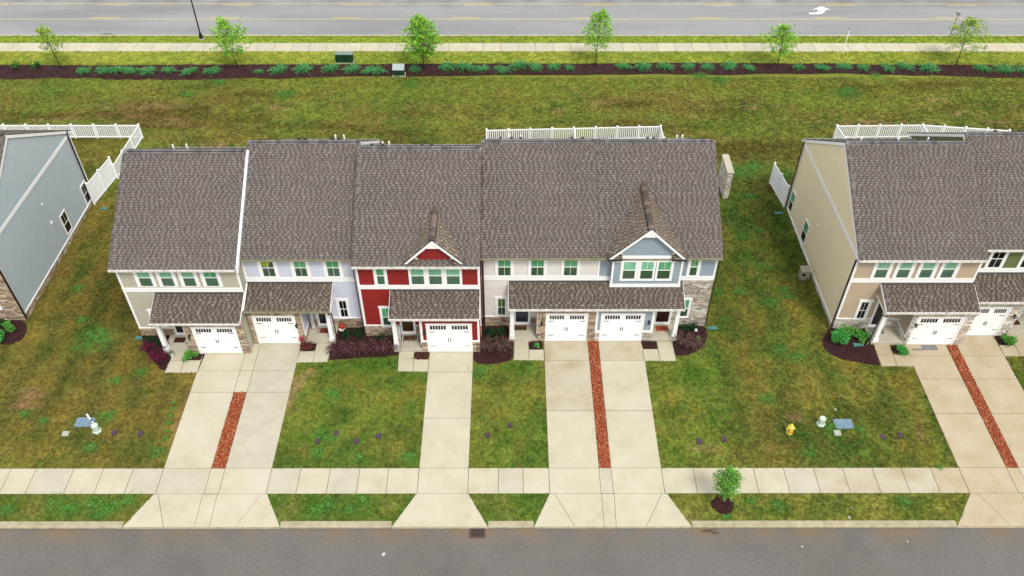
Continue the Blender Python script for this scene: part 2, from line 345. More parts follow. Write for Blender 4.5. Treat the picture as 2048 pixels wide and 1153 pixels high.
# ------------------------------------------------------------------ mulch beds
def smooth_poly(P, n=3):
    P = np.array(P, float)
    for _ in range(n):
        Q = np.empty((len(P)*2, 2)); R = np.roll(P, -1, 0); Q[0::2] = P*.75+R*.25; Q[1::2] = P*.25+R*.75; P = Q
    return P
def inpoly(x, y, P):
    P = np.asarray(P); r = np.zeros(x.shape, bool); j = len(P)-1
    for i in range(len(P)):
        xi, yi = P[i]; xj, yj = P[j]
        if yi != yj: r ^= ((yi > y) != (yj > y)) & (x < (xj-xi)*(y-yi)/(yj-yi)+xi)
        j = i
    return r
def bed(name, P, m_, chip_cols, dens=60, zt=.05, hgt=.03, kind='structure', csize=.035, rough_edge=.03, smooth=2, cover=True):
    P = smooth_poly(P, smooth) if smooth else np.array(P, float)
    P = P + RG.normal(0, rough_edge, P.shape)
    mb = MB(); c = P.mean(0); n = len(P)
    P2 = P + (c-P)*np.minimum(.15, .12/np.maximum(.1, np.linalg.norm(c-P, axis=1)))[:, None]
    mb.add([(x, y, -.06) for x, y in P]+[(x, y, zt*.4) for x, y in P]+[(x, y, zt) for x, y in P2],
           [[i, (i+1) % n, n+(i+1) % n, n+i] for i in range(n)]+[[n+i, n+(i+1) % n, 2*n+(i+1) % n, 2*n+i] for i in range(n)]+[[2*n+i for i in range(n)]])
    o = mb.build(name, m_); tag(o, kind=kind); NOGRASS.append(P.tolist())
    lo, hi = P.min(0), P.max(0); N = int((hi-lo).prod()*dens)
    x = RG.uniform(lo[0], hi[0], N); y = RG.uniform(lo[1], hi[1], N); k = inpoly(x, y, P); x, y = x[k], y[k]; N = len(x)
    if N:
        th = RG.uniform(0, math.pi, N); L = RG.uniform(.6, 1.6, N)*csize; W = L*RG.uniform(.25, .6, N)
        tz = RG.normal(0, .35, N)
        A_ = np.stack([np.cos(th)*L, np.sin(th)*L, tz*L], 1); B_ = np.stack([-np.sin(th)*W, np.cos(th)*W, RG.normal(0, .3, N)*W], 1)
        D_ = np.tile([0, 0, .006], (N, 1)); C_ = np.stack([x, y, zt+RG.uniform(0, hgt, N)], 1)
        V, Fq = bulk_boxes(C_, A_, B_, D_, bottom=False)
        cc = np.array(chip_cols)[RG.integers(0, len(chip_cols), N)]*RG.uniform(.7, 1.25, (N, 1))
        me = mesh_from('bark_chips', V, Fq, CHIP, np.repeat(cc, 8, 0)); ch = link('bark_chips', me, o); tag(ch, kind='stuff')
    return o
CHIP = mat('bark_chip', (0, 0, 0), .9, attr='Col', spec=.2)
DK = [lin(*c, .8) for c in ((68, 34, 36), (54, 26, 30), (78, 40, 42), (44, 22, 26), (92, 56, 54))]
RD = [lin(*c, .72) for c in ((182, 94, 56), (158, 76, 46), (196, 116, 76), (136, 62, 40), (206, 144, 106), (170, 84, 50))]
BR = [lin(*c, .75) for c in ((84, 46, 28), (62, 32, 20), (104, 60, 38))]
def strip(x0, x1, y0, y1): bed('mulch_strip', rect(x0+.02, x1-.02, y0+.02, y1-.02), MULR, RD, dens=420, zt=.025, hgt=.03, smooth=0, rough_edge=0, csize=.04)
strip(X(422.8), X(450.7), YC, ym); strip(X(1198.1), X(1222), YC, Yg[4]); strip(X(2013.4), X(2037.8), YC, Yg[7]-.5)
bed('mulch_bed', q((283, 672), (286, 692), (297, 712), (312, 729), (329, 745), (333, 738), (350, 704), (352, 660), (284, 660)), MUL, DK)
bed('mulch_bed', q((371.8, 707.5), (369, 721), (400.5, 721), (406.5, 708)), MUL, DK, smooth=0)
bed('mulch_bed', q((667, 682), (657.7, 720.5), (665, 720), (700, 718), (752, 714), (796, 712), (798.4, 700), (800, 660), (800, 640), (668, 640)), MUL, DK)
bed('mulch_bed', q((599, 687), (601, 702.5), (630, 702.5), (633, 687)), MUL, DK, smooth=1)
bed('mulch_bed', q((829, 700), (828, 718), (842, 721.5), (858.5, 719), (860, 700)), mat('brown_mulch', lin(78, 42, 26, .75), .95, c2=lin(54, 28, 18, .75), scale=9, fine=.3, bump=1), BR, smooth=2)
bed('mulch_bed', q((946, 700), (946, 722), (962, 730), (1000, 727), (1026, 720), (1027.4, 684), (1030, 640), (950, 640)), MUL, DK)
bed('mulch_bed', q((1057.5, 683), (1058.5, 699), (1066, 701), (1087, 698.5), (1086.8, 683)), MUL, DK, smooth=1)
bed('mulch_bed', q((1281.5, 683), (1284.5, 698.3), (1315, 698.3), (1312.5, 683)), MUL, DK, smooth=0)
bed('mulch_bed', q((1344.4, 685), (1350, 713), (1369, 713), (1398, 702), (1413, 682), (1415, 664), (1405.5, 650), (1350, 640)), MUL, DK)
bed('mulch_bed', q((1779.8, 690), (1788, 709), (1816, 709), (1809, 690)), MUL, DK, smooth=1)
bed('mulch_bed', q((1663, 652), (1646, 676), (1646, 695), (1664, 712), (1696, 721), (1762, 733), (1760, 728), (1747, 692), (1733, 650)), MUL, DK)
bed('mulch_bed', q((1988.5, 672), (1998, 690.5), (2027.5, 690.5), (2016, 672)), MUL, DK, smooth=0)
bed('mulch_bed', q((-120, 690), (0, 690), (26.5, 688), (46, 679), (54, 661), (52.4, 639), (-120, 630)), MUL, DK)
bed('mulch_ring', q((1420, 1007.5), (1430, 997.7), (1441, 989.5), (1458, 993.5), (1467, 1005), (1468.5, 1015), (1463, 1026), (1455, 1032), (1440, 1027.5), (1427, 1020)), MUL, DK, dens=220, zt=.06)
topb = [(-700, 134), (0, 131.5), (500, 131), (1000, 127), (1400, 126), (1700, 127.5), (2048, 131), (2750, 134)]
botb = [(2750, 162), (2200, 158), (2048, 157), (1990, 155), (1800, 150), (1700, 147.5), (1560, 148), (1440, 150), (1250, 148), (1150, 152), (1000, 149.5), (880, 154), (740, 153), (600, 155.5), (480, 157.5), (300, 160.5), (230, 159), (120, 156), (0, 159.5), (-700, 162)]
bed('mulch_bed', [G(*p) for p in topb+botb], MUL, DK, dens=26, zt=.03, csize=.06, rough_edge=.08, smooth=2)

# ------------------------------------------------------------------ streets beyond lawn
ASPH = mat('asphalt', lin(136, 131, 125, .47), .75, c2=lin(120, 116, 111, .47), scale=.45, amt=.7, c3=lin(144, 141, 136, .47), scale3=.14, fine=.6, bscale=17, bump=.5, detail=8)
ASPW = mat('wet_asphalt', lin(176, 178, 178, .48), .45, c2=lin(148, 150, 152, .48), scale=.35, amt=.9, c3=lin(190, 192, 192, .48), scale3=.12, fine=.10, bscale=14, stretch=(.16, 1, 1), spec=.5)
def silt_wet_blotch(M, y0, y1, colr, seedv):
    n = M.node_tree.nodes; L = M.node_tree.links; b = n['Principled BSDF']; src = b.inputs['Base Color'].links[0].from_socket
    g = n.new('ShaderNodeNewGeometry'); sx = n.new('ShaderNodeSeparateXYZ'); L.new(g.outputs['Position'], sx.inputs[0])
    mr = n.new('ShaderNodeMapRange'); mr.inputs[1].default_value = y0; mr.inputs[2].default_value = y1; L.new(sx.outputs[1], mr.inputs[0])
    t = n.new('ShaderNodeTexNoise'); t.inputs['Scale'].default_value = seedv; t.inputs['Detail'].default_value = 5; L.new(g.outputs['Position'], t.inputs['Vector'])
    m1 = n.new('ShaderNodeMapRange'); m1.inputs[1].default_value = .38; m1.inputs[2].default_value = .68; L.new(t.outputs[0], m1.inputs[0])
    mu = n.new('ShaderNodeMath'); mu.operation = 'MULTIPLY'; L.new(mr.outputs[0], mu.inputs[0]); L.new(m1.outputs[0], mu.inputs[1])
    x = n.new('ShaderNodeMix'); x.data_type = 'RGBA'; L.new(mu.outputs[0], x.inputs[0]); L.new(src, x.inputs[6]); x.inputs[7].default_value = (*colr, 1); L.new(x.outputs[2], b.inputs['Base Color'])
silt_wet_blotch(ASPH, 23.9, 25.0, lin(150, 128, 100, .5), .55); silt_wet_blotch(ASPH, 21.5, 20.0, lin(104, 102, 100, .46), .28)
zr = -.12
rd = MB().box(-300, 300, -60, 25.07, -.5, zr).build('street', ASPH); tag(rd, kind='structure')
silt_wet_blotch(ASPW, 86.5, 89.5, lin(120, 122, 124, .46), .35)  # dark wet patches and tree reflections put into the far road's colour
rd2 = MB().box(-300, 300, 81.0, 96, -.5, -.1).build('road', ASPW); tag(rd2, kind='structure')
kb2 = empty('kerb', (0, 80.9, -.1), kind='structure')
for i in range(-30, 30): MB().prism([(i*3+.01, y, z) for y, z in ((80.72, -.4), (80.72, .02), (80.86, .02), (80.9, -.085), (81.12, -.09), (81.12, -.4))], (2.98, 0, 0)).build('kerb_stone', CONB, kb2)
NOGRASS += [rect(-300, 300, -60, 25.07), rect(-300, 300, 80.72, 96.1)]
YEL = mat('yellow_line_paint', lin(226, 202, 112, .7), .7, c2=lin(204, 190, 140, .6), scale=4, amt=.7, lo=.45, hi=.75)
WPT = mat('white_line_paint', lin(235, 235, 235, .8), .7, c2=lin(200, 200, 204, .7), scale=4, amt=.5)
lm = tag(empty('road_marking', (0, 84, -.1), 'faded yellow solid and broken lines of the turn lane on the far road', 'road marking'), kind='structure')
del lm['category']
def px_y(x, y): return G(x, y, -.1)[1]
yl1, yl2 = px_y(1024, 38.8), px_y(1024, 8.2)
MB().box(-200, 200, yl1-.05, yl1+.05, -.12, -.094).build('solid_line', YEL, lm)
MB().box(-200, 200, yl2-.05, yl2+.05, -.12, -.094).build('solid_line', YEL, lm)
for base, y in ((209, yl1+.3), (232, yl2-.3)):
    for i in range(-5, 14):
        xm = G(base+i*241.3-(0 if base == 209 else 0), 38 if base == 209 else 8, -.1)[0]
        MB().box(xm-1.5, xm+1.5, y-.05, y+.05, -.12, -.094).build('dash', YEL, lm)
ar = MB(); z = -.093
P = [G(px, py, -.1) for px, py in ((1637, 19.6), (1650.5, 20.2), (1650, 23.5), (1646, 27), (1639, 29), (1619, 29.3), (1617.5, 26), (1631, 25.6), (1636, 23.6), (1625, 19.6), (1643, 12.8), (1660.5, 20.4))]
ar.add([(x, y, z) for x, y in P]+[(x, y, z-.02) for x, y in P], [[0, 1, 2, 8], [8, 2, 3], [8, 3, 4, 7], [7, 4, 5, 6], [9, 10, 11, 1, 0]])
o = ar.build('turn_arrow', WPT, lm)
fs = MB().box(-90, 90, 77.56, 79.18, -.08, .0).build('far_sidewalk', JOINT); tag(fs, kind='structure'); NOGRASS.append(rect(-90, 90, 77.52, 79.22))
xx = -80.
while xx < 80: slab_poly(fs, rect(xx, xx+1.72, 77.53, 79.2), random.choice((CONC, CONB, CONC))); xx += 1.72

# ------------------------------------------------------------------ ground sheet with lawn colours
def vnoise(x, y, s, seed, sx=1.0, sy=1.0, oct=3):
    out = np.zeros_like(x); amp = 1.0; tot = 0
    for o_ in range(oct):
        g = np.random.default_rng(seed+o_).random((256, 256)); u = x/s*sx*2**o_+1000.3; v = y/s*sy*2**o_+1000.7
        i = np.floor(u).astype(int); j = np.floor(v).astype(int); fu = u-i; fv = v-j; fu = fu*fu*(3-2*fu); fv = fv*fv*(3-2*fv)
        i %= 255; j %= 255
        out += amp*((g[i, j]*(1-fu)+g[i+1, j]*fu)*(1-fv)+(g[i, j+1]*(1-fu)+g[i+1, j+1]*fu)*fv); tot += amp; amp *= .6
    return out/tot
def sm(a, b, v): t = np.clip((v-a)/(b-a), 0, 1); return t*t*(3-2*t)
def gauss(x, y, cx, cy, rx, ry): return np.exp(-(((x-cx)/rx)**2+((y-cy)/ry)**2))
KG = .80
C_ = lambda r, g, b: np.array(lin(r, g, b, KG))
WEEDS = [(190, 672, 1.25), (180, 690, 1.1), (207, 680, 1.0), (665, 787, .55), (213, 832, .55), (205, 840, .45), (158, 577, .5), (1530, 535, .6), (1540, 604, .65), (1565, 580, .5), (1575, 592, .5), (1487, 472, .6), (1480, 583, .5),
         (1523, 462, .5), (1436, 583, .4), (1590, 712, .8), (1530, 797, .6), (1690, 185, 1.3), (1700, 178, .8), (375, 190, .6), (570, 190, 1.1), (635, 908, .5), (722, 912, .4), (820, 914, .45), (349, 806, .16), (346, 818, .2), (342, 832, .17), (337, 846, .2), (335, 862, .18),
         (331, 876, .2), (315, 905, .5), (635, 1017, .65), (655, 1010, .5), (110, 1010, .8), (140, 1018, .7), (190, 1008, .7), (220, 1015, .7), (255, 1000, .6), (200, 1030, .5), (15, 1020, .5), (1453, 1034, .35), (1500, 1000, .35), (1555, 1010, .4), (1810, 1002, .4),
         (960, 740, .6), (957, 752, .4), (1450, 640, .3), (280, 745, .45), (232, 762, .45), (165, 640, .4), (50, 828, .35), (88, 842, .3), (180, 895, .5), (1660, 857, .7), (1485, 345, 1.2), (1505, 335, .9), (1570, 350, .8), (1500, 395, .6), (1620, 905, .4), (1550, 345, .5),
         (1560, 700, .6), (1720, 860, .5), (640, 870, .5), (665, 880, .35), (1880, 935, .3), (700, 1020, .4), (725, 1000, .4), (440, 165, .7), (1400, 150, .9), (1440, 160, .8), (1750, 150, .6), (820, 170, .9)]
def lawn(x, y):
    n1 = vnoise(x, y, 3.2, 11); n2 = vnoise(x, y, .9, 21); n3 = vnoise(x, y, 8., 31); n4 = vnoise(x, y, 2.0, 41, sx=.35); n5 = vnoise(x, y, 2.0, 51, sy=.28); n6 = vnoise(x, y, .4, 55)
    g_ = C_(96, 128, 46); dkg = C_(68, 104, 36); br = C_(132, 116, 58); yl = C_(154, 154, 66); soil = C_(176, 136, 108); vg = C_(60, 128, 62)
    def mixv(a, b, t): return a*(1-t[..., None])+b*t[..., None]
    base = np.broadcast_to(g_, x.shape+(3,)).copy()
    front = y < 54
    # brownness by region
    brown = .29+0*x
    left = sm(-16.5, -20.5, x)*front; brown += .50*left+.25*gauss(x, y, -31, 34, 8, 7)+.22*gauss(x, y, 19.5, 34.5, 4, 2.2)
    right = sm(12, 15, x)*front; brown += .20*right
    centre = gauss(x, y, -9, 33, 6, 5); brown -= .22*gauss(x, y, -8, 31, 6, 5)+.12*gauss(x, y, 1, 33, 4, 6)
    brown += np.where(front, 0, .22)*sm(73, 70, y) + .25*gauss(x, y, -34, 64, 14, 3.4)+.12*gauss(x, y, 5, 66, 40, 3)
    brown += (n1-.5)*.8+(n4-.5)*np.where(front, .2, .9)+(n5-.5)*np.where(front, .8, .1)+(n6-.5)*.9
    base = mixv(base, br, np.clip(brown, 0, .9)*.9)
    base = mixv(base, yl, np.clip((n2-.5)*1.1+(n3-.5)*1.2, 0, .8)*.8)
    base = mixv(base, dkg, np.clip((.48-n2)*1.2+(.47-n1)*1.3, 0, .75))
    # greener, lusher places, plus a shaded side yard painted dark
    up = sm(74.5, 75.5, y)
    base = mixv(base, mixv(np.broadcast_to(C_(172, 180, 74), base.shape), C_(138, 162, 60), np.clip((n2-.35)*2+(n4-.5)*1.5, 0, 1)), up*.92)
    base = mixv(base, C_(146, 172, 60), sm(79, 79.4, y)*.85)
    base = mixv(base, C_(142, 144, 58), (sm(68, 72, y)*sm(75, 74, y))*.5*n1)
    verge = sm(27.3, 27.1, y)
    base = mixv(base, C_(84, 116, 38), verge*sm(10, 4, x)*.5); base = mixv(base, C_(142, 140, 60), verge*sm(10, 14, x)*.45)
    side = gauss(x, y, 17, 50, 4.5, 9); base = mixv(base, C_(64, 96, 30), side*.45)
    base = mixv(base, C_(52, 60, 20), gauss(x, y, -26.6, 45, 3.0, 9)*.75)  # dark patch between the two end houses: shade put into the lawn colour
    base = mixv(base, C_(40, 92, 34), np.clip(gauss(x, y, 18.5, 31.0, 2.6, 1.2)+gauss(x, y, -25.5, 31.3, 1.6, .8)*.7+gauss(x, y, -11, 29.6, 6, .9)*.6+gauss(x, y, -26, 52.5, 3, 1.5)*.5, 0, 1)*.7)
    base = mixv(base, C_(66, 120, 34), np.clip(gauss(x, y, -10, 36.6, 5, .5)+gauss(x, y, .5, 36.6, 1.6, .8)+gauss(x, y, 11.5, 36, 1.4, .8), 0, 1)*.7)
    # bare soil spots
    bare = 0*x
    for px, py, rx, ry in ((295, 215, 3.4, .5), (260, 232, 2.6, .35), (330, 240, 1.8, .3), (340, 250, 2.2, .3), (1115, 224, .5, .3), (1660, 223, .5, .3), (1405, 897, .6, .18), (1583, 890, .3, .2), (1540, 895, .3, .12), (100, 240, 1.5, .3), (50, 812, .8, .35), (70, 790, .7, .5),
                           (590, 775, .35, .8), (585, 800, .2, 1.0), (365, 820, .18, 1.6), (1760, 246, 4, .3), (1840, 870, .25, .5), (1385, 1035, .5, .15), (1795, 1050, .1, .1), (620, 745, .3, .3), (1920, 228, .6, .3), (1990, 244, 1, .2), (560, 1015, .25, .5), (1590, 838, .7, .35), (1320, 470, .1, .1), (430, 290, 1.6, .3), (1500, 215, .7, .25), (1880, 200, 1.2, .2), (1215, 205, 1.2, .2), (560, 215, 1.2, .25)):
        c = G(px, py); bare = np.maximum(bare, gauss(x, y, c[0], c[1], rx, ry))
    base = mixv(base, soil, np.clip(bare*1.5+(n2-.62)*1.5*bare, 0, 1)*np.clip((n2-.2)*2, 0, 1)*.8)
    wd = 0*x
    for px, py, r in WEEDS:
        c = G(px, py); wd = np.maximum(wd, gauss(x, y, c[0], c[1], r, r*.8))
    base = mixv(base, C_(66, 120, 44), np.clip(wd*1.2, 0, 1)*.7)
    # mowing / wheel tracks fanning down the side yards
    tr = np.sin((x+27)*2.6+vnoise(x, y, 4, 61)*4)*left*sm(28, 34, y)
    trr = np.sin((x-13.2)*2.05+vnoise(x, y, 5, 63)*5)*sm(12.6, 13.6, x)*sm(27.3, 31, y)*sm(58, 52, y)*front
    tt = tr+trr*.9; base = mixv(base, C_(52, 66, 20), np.clip(-tt, 0, 1)*.42*(.4+n6)); base = mixv(base, C_(140, 112, 50), np.clip(tt, 0, 1)*.38*(.4+n6))
    bk = sm(54, 57, y)*sm(74, 71, y)
    nb = vnoise(x, y, 1.6, 101, sx=.22, oct=4); base = mixv(base, C_(84, 66, 30), np.clip((nb-.52)*5, 0, 1)*bk*.55); base = mixv(base, C_(120, 142, 52), np.clip((.46-nb)*5, 0, 1)*bk*.5)
    nf = vnoise(x, y, 1.3, 111, oct=4); fr_ = front & (y > 28.8)
    base = mixv(base, C_(48, 84, 24), np.clip((nf-.56)*6, 0, 1)*fr_*.5); base = mixv(base, C_(150, 128, 56), np.clip((.42-nf)*6, 0, 1)*fr_*.45)
    vgd = verge*np.clip((nf-.5)*6, 0, 1); base = mixv(base, C_(60, 108, 36), vgd*.5); base = mixv(base, C_(160, 146, 84), verge*np.clip((.43-nf)*6, 0, 1)*.4)
    base = mixv(base, C_(44, 96, 34), np.clip(gauss(x, y, 18, 52, 2.5, 3)+gauss(x, y, 17.2, 44, 1.2, 5)*.8, 0, 1)*np.clip((n2-.3)*2.5, 0, 1)*.6)
    base *= (.84+.34*vnoise(x, y, .28, 71))[..., None]
    return base
gx = np.concatenate([[-900, -300, -120, -75], np.arange(-60, 60.01, .4), [75, 120, 300, 900]])
gy = np.concatenate([[-400, -100, 0, 15, 24, 25.12, 25.22], np.arange(25.5, 80.6, .4), [80.74, 80.84, 90, 95.9, 96.1, 96.6, 98, 100, 104, 110, 130, 200, 500, 2000]])
GX, GY = np.meshgrid(gx, gy); 
GZ = -.022+(vnoise(GX, GY, 2.5, 81)-.5)*.02; GZ = np.where((GY < 25.2) | ((GY > 80.8) & (GY < 96.0)), -.6, GZ)
gc = lawn(GX, GY); nx, ny = len(gx), len(gy)
idx = np.arange(nx*ny).reshape(ny, nx); Fq = np.stack([idx[:-1, :-1], idx[:-1, 1:], idx[1:, 1:], idx[1:, :-1]], -1).reshape(-1, 4)
GRD = mat('lawn_ground', (0, 0, 0), .95, attr='Col', fine=.45, bscale=14, bump=1.0, spec=.1, c2=lin(84, 74, 34, KG*.8), scale=6, amt=.45)
me = mesh_from('ground', np.stack([GX, GY, GZ], -1).reshape(-1, 3), Fq, GRD, gc.reshape(-1, 3))
grd = link('ground', me); tag(grd, kind='structure')

# ------------------------------------------------------------------ house builders
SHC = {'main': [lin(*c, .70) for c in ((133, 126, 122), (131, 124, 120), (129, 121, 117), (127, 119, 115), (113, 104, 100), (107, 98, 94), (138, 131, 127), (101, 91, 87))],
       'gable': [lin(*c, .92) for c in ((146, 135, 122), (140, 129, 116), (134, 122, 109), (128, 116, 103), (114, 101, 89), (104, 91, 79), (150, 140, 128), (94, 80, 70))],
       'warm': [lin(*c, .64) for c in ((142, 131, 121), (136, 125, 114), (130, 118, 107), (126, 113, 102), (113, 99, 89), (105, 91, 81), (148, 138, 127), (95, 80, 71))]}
def shingles(parent, o, U, V, N, L, rng, pal='main', e=.168, kx=1):
    U, V, N, o = (np.array(a, float) for a in (U, V, N, o)); P = np.array(SHC[pal])
    C, A_, B_, D_, cc = [], [], [], [], []
    nC = int(L/e)+1
    for k in range(nC):
        v0 = k*e; ln = min(e, L-v0)
        if ln < .03: continue
        u0, u1 = rng(v0+ln*.5); u = u0
        if u1-u0 < .05: continue
        row = RG.uniform(.96, 1.04); hl = ln/2+.012; t = .006
        def pc(a, b, c0, c1, rz, ci, tt=t):
            C.append(o+U*((a+b)/2)+V*(v0+ln*(c0+c1)/2)+N*(rz+.006)); A_.append(U*((b-a)/2)); B_.append(V*((c1-c0)*ln/2+.01)-N*.007); D_.append(N*tt); cc.append(P[ci]*RG.uniform(.95, 1.05)*row)
        while u < u1-1e-4:      # broad base strips with a slightly different tone
            w1 = min(u+RG.uniform(.9, 1.4)*kx, u1); pc(u, w1, 0, 1, .0, RG.choice([1, 2, 2, 3])); u = w1
        pc(u0, u1, -.03, .10, .0165, 7, .0065) if kx == 1 else None  # dark line along each course's foot: row shadow put in as colour
        u = u0+RG.uniform(0, .06)
        if RG.random() < .6: w1 = min(u+RG.uniform(.05, .5), u1); pc(u, w1, 0, .97, .014, RG.choice([0, 1, 2])); u = w1
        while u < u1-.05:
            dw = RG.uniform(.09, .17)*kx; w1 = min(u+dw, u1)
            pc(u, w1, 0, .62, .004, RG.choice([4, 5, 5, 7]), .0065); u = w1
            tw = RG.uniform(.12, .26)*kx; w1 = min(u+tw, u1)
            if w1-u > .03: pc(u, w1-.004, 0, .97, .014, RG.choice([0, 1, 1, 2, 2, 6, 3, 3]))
            u = w1
    if not C: return None
    V_, Fq_ = bulk_boxes(C, A_, B_, D_, bottom=False)
    # broad weathering
    me = mesh_from('shingles', V_, Fq_, SHG, np.repeat(np.array(cc), 8, 0)*(.93+.14*vnoise(V_[:, 0], V_[:, 1], 1.6, 91))[:, None])
    s_ = link('shingles', me, parent); tag(s_, kind='stuff'); return s_
def siding(parent, fr, rng, z0, z1, m_, e=.175, grow=.032):
    v, f = [], []; z = z0
    while z < z1-.01:
        zt = min(z+e, z1); a0, a1 = rng(z); b0, b1 = rng(zt)
        if a1 > a0:
            i = len(v); v += [fr(a0, .004, z), fr(a1, .004, z), fr(a0, grow, z), fr(a1, grow, z), fr(b0, .006, zt), fr(b1, .006, zt)]
            f += [[i, i+1, i+3, i+2], [i+2, i+3, i+5, i+4]]
        z += e
    s_ = link('siding', mesh_from('siding', v, f, m_), parent); tag(s_, kind='stuff'); return s_
_mb = MB(); _mb.bbox(-.5, .5, -.5, .5, 0, 1, .12); STONE = {k: mesh_from('stone', _mb.v, _mb.f, STN[k]) for k in STN}
class Stones:
    def __init__(s, root, pal): s.r, s.pal, s.L = root, pal, []
    def panel(s, fr, u0, u1, z0, z1, kind):
        MB().fbox(fr, u0, u1, 0, .015, z0, z1).build('mortar_bed', MORT, s.r)
        z = z0
        while z < z1-.04:
            h = min(RG.choice([.09, .12, .12, .15, .19]), z1-z)
            if z1-z-h < .06: h = z1-z
            u = u0
            while u < u1-.02:
                l = RG.uniform(.16, .30) if RG.random() < .4 else RG.uniform(.28, .58)
                if u1-u-l < .10: l = u1-u
                l = min(l, u1-u)
                s.L.append((fr(u+l/2, .01, z+h/2), l-.012, h-.012, RG.uniform(.03, .065), kind)); u += l
            z += h
    def finish(s, cap=300, minlen=.30):
        s.L.sort(key=lambda t: -t[1]*t[2]); big = [t for t in s.L[:cap] if t[1] >= minlen]; small = [t for t in s.L if not (t in big[:0])][len(big):] if big else s.L
        big = s.L[:len(big)]
        for c, l, h, d, kd in big:
            rot = {'F': (math.pi/2, 0, 0), 'R': (math.pi/2, 0, math.pi/2), 'L': (math.pi/2, 0, -math.pi/2)}[kd]
            put('stone', STONE[s.pal], s.r, c, rot, (l, h, d))
        if small:
            C, A_, B_, D_, cc = [], [], [], [], []
            for c, l, h, d, kd in small:
                U = np.array((1, 0, 0) if kd == 'F' else (0, 1, 0), float); N = np.array({'F': (0, -1, 0), 'R': (1, 0, 0), 'L': (-1, 0, 0)}[kd], float)
                C.append(np.array(c)+N*d/2); A_.append(U*l/2); B_.append(np.array((0, 0, h/2))); D_.append(N*d/2); cc.append(PAL[s.pal][RG.integers(0, len(PAL[s.pal]))])
            V, Fq_ = bulk_boxes(C, A_, B_, D_, sh=.07); o = link('stone_facing', mesh_from('stone_facing', V, Fq_, STA, np.repeat(np.array(cc), 8, 0)), s.r); tag(o, kind='stuff')
def window(root, fr, u0, u1, z0, z1, top='bright', bot='dim', munt=True, tr=.12, head=True, sill=True, mtop=None, mbot=None, tb=True):
    mb = MB(); T = .068
    mb.fbox(fr, u0-tr, u0, 0, T, z0, z1); mb.fbox(fr, u1, u1+tr, 0, T, z0, z1)
    e = .04 if head and tr > .08 else 0
    mb.fbox(fr, u0-tr-e, u1+tr+e, 0, T+.012, z1, z1+tr*1.2)
    if tb: mb.fbox(fr, u0-tr, u1+tr, 0, T+.012 if sill else T, z0-tr*.8, z0)
    zm = (z0+z1)/2; s = .032
    for a, b, c, d, n in ((u0, u0+s, z0, z1, .055), (u1-s, u1, z0, z1, .055), (u0+s, u1-s, z0, z0+s*1.6, .055), (u0+s, u1-s, z1-s, z1, .055), (u0+s, u1-s, zm-.026, zm+.026, .06)):
        mb.fbox(fr, a, b, .002, n, c, d)
    um = (u0+u1)/2
    mt = munt if mtop is None else mtop; mo = munt if mbot is None else mbot
    if mt: mb.fbox(fr, um-.011, um+.011, .002, .048, zm+.026, z1-s)
    if mo: mb.fbox(fr, um-.011, um+.011, .002, .048, z0+s*1.6, zm-.026)
    wn = mb.build('window', MT['white'], root)
    MB().fbox(fr, u0+s, u1-s, .001, .042, zm+.02, z1-s+.004).build('pane', GL[top], wn)
    MB().fbox(fr, u0+s, u1-s, .001, .038, z0+s*1.5, zm-.02).build('pane', GL[bot], wn)
    return wn
def garage_door(root, fr, u0, u1, z0, z1, T=.06):
    """u0,u1 outer trim; white carriage door with lites, strap hinges and handles"""
    t = .11; mb = MB()
    mb.fbox(fr, u0, u0+t, 0, T, z0, z1-t); mb.fbox(fr, u1-t, u1, 0, T, z0, z1-t); mb.fbox(fr, u0-.02, u1+.02, 0, T+.015, z1-t, z1+.03)
    mb.build('garage_trim', MT['white'], root)
    a, b, zt = u0+t, u1-t, z1-t
    MB().fbox(fr, u0-.01, u1+.01, .0, .10, -.02, z0+.03).build('garage_sill', CONB, root)
    gd = MB().fbox(fr, a, b, .0, .012, z0+.03, zt).build('garage_door', MT['door_white'], root)
    H = zt-z0-.03; n = 4
    for k in range(n):
        c0 = z0+.03+H*k/n+.006; c1 = z0+.03+H*(k+1)/n-.006
        m2 = MB().fbox(fr, a+.004, b-.004, .01, .03, c0, c1)
        for j in range(4):   # raised boards of the carriage pattern
            l0 = a+(b-a)*j/4+.035; l1 = a+(b-a)*(j+1)/4-.035
            if k < 3: m2.fbox(fr, l0, l1, .028, .036, c0+.05, c1-.05)
        m2.build('panel', MT['door_white'], gd)
    c0 = z0+.03+H*.75
    for j in range(12):
        q0 = (a+b)/2 + (-1.0+.0 if j < 6 else .22)*((b-a)/2-.13)/1.0
        sp = ((b-a)/2-.30)/6
        x0 = (a+.13 if j < 6 else (a+b)/2+.17)+(j % 6)*sp
        MB().fbox(fr, x0+.02, x0+sp-.02, .012, .038, c0+.20, c0+H*.25-.09).build('lite', GL['black'], gd)
    for ux in (a+.08, b-.08-.34):
        for zz in (z0+.55, z0+1.86): MB().fbox(fr, ux, ux+.34, .03, .048, zz, zz+.035).build('hinge', MT['black'], gd)
    for ux in ((a+b)/2-.09, (a+b)/2+.05): MB().fbox(fr, ux, ux+.035, .03, .07, z0+1.0, z0+1.3).build('handle', MT['black'], gd)
    return gd
def front_door(root, fr, u0, u1, z0, z1, m_, storm=True):
    mb = MB(); t = .1
    mb.fbox(fr, u0-t, u0, 0, .075, z0, z1); mb.fbox(fr, u1, u1+t, 0, .075, z0, z1); mb.fbox(fr, u0-t, u1+t, 0, .065, z1, z1+.13); mb.fbox(fr, u0-t, u1+t, 0, .09, z0-.05, z0)
    d = mb.build('door_frame', MT['white'], root)
    dd = MB().fbox(fr, u0, u1, .0, .045, z0, z1).fbox(fr, u0+.0, u1-.0, .04, .06, z0, z0+.14).build('front_door', MT['white'], root)
    MB().fbox(fr, u0+.05, u1-.05, .04, .056, z0+.15, z1-.05).build('door_panel', m_, dd)
    return dd
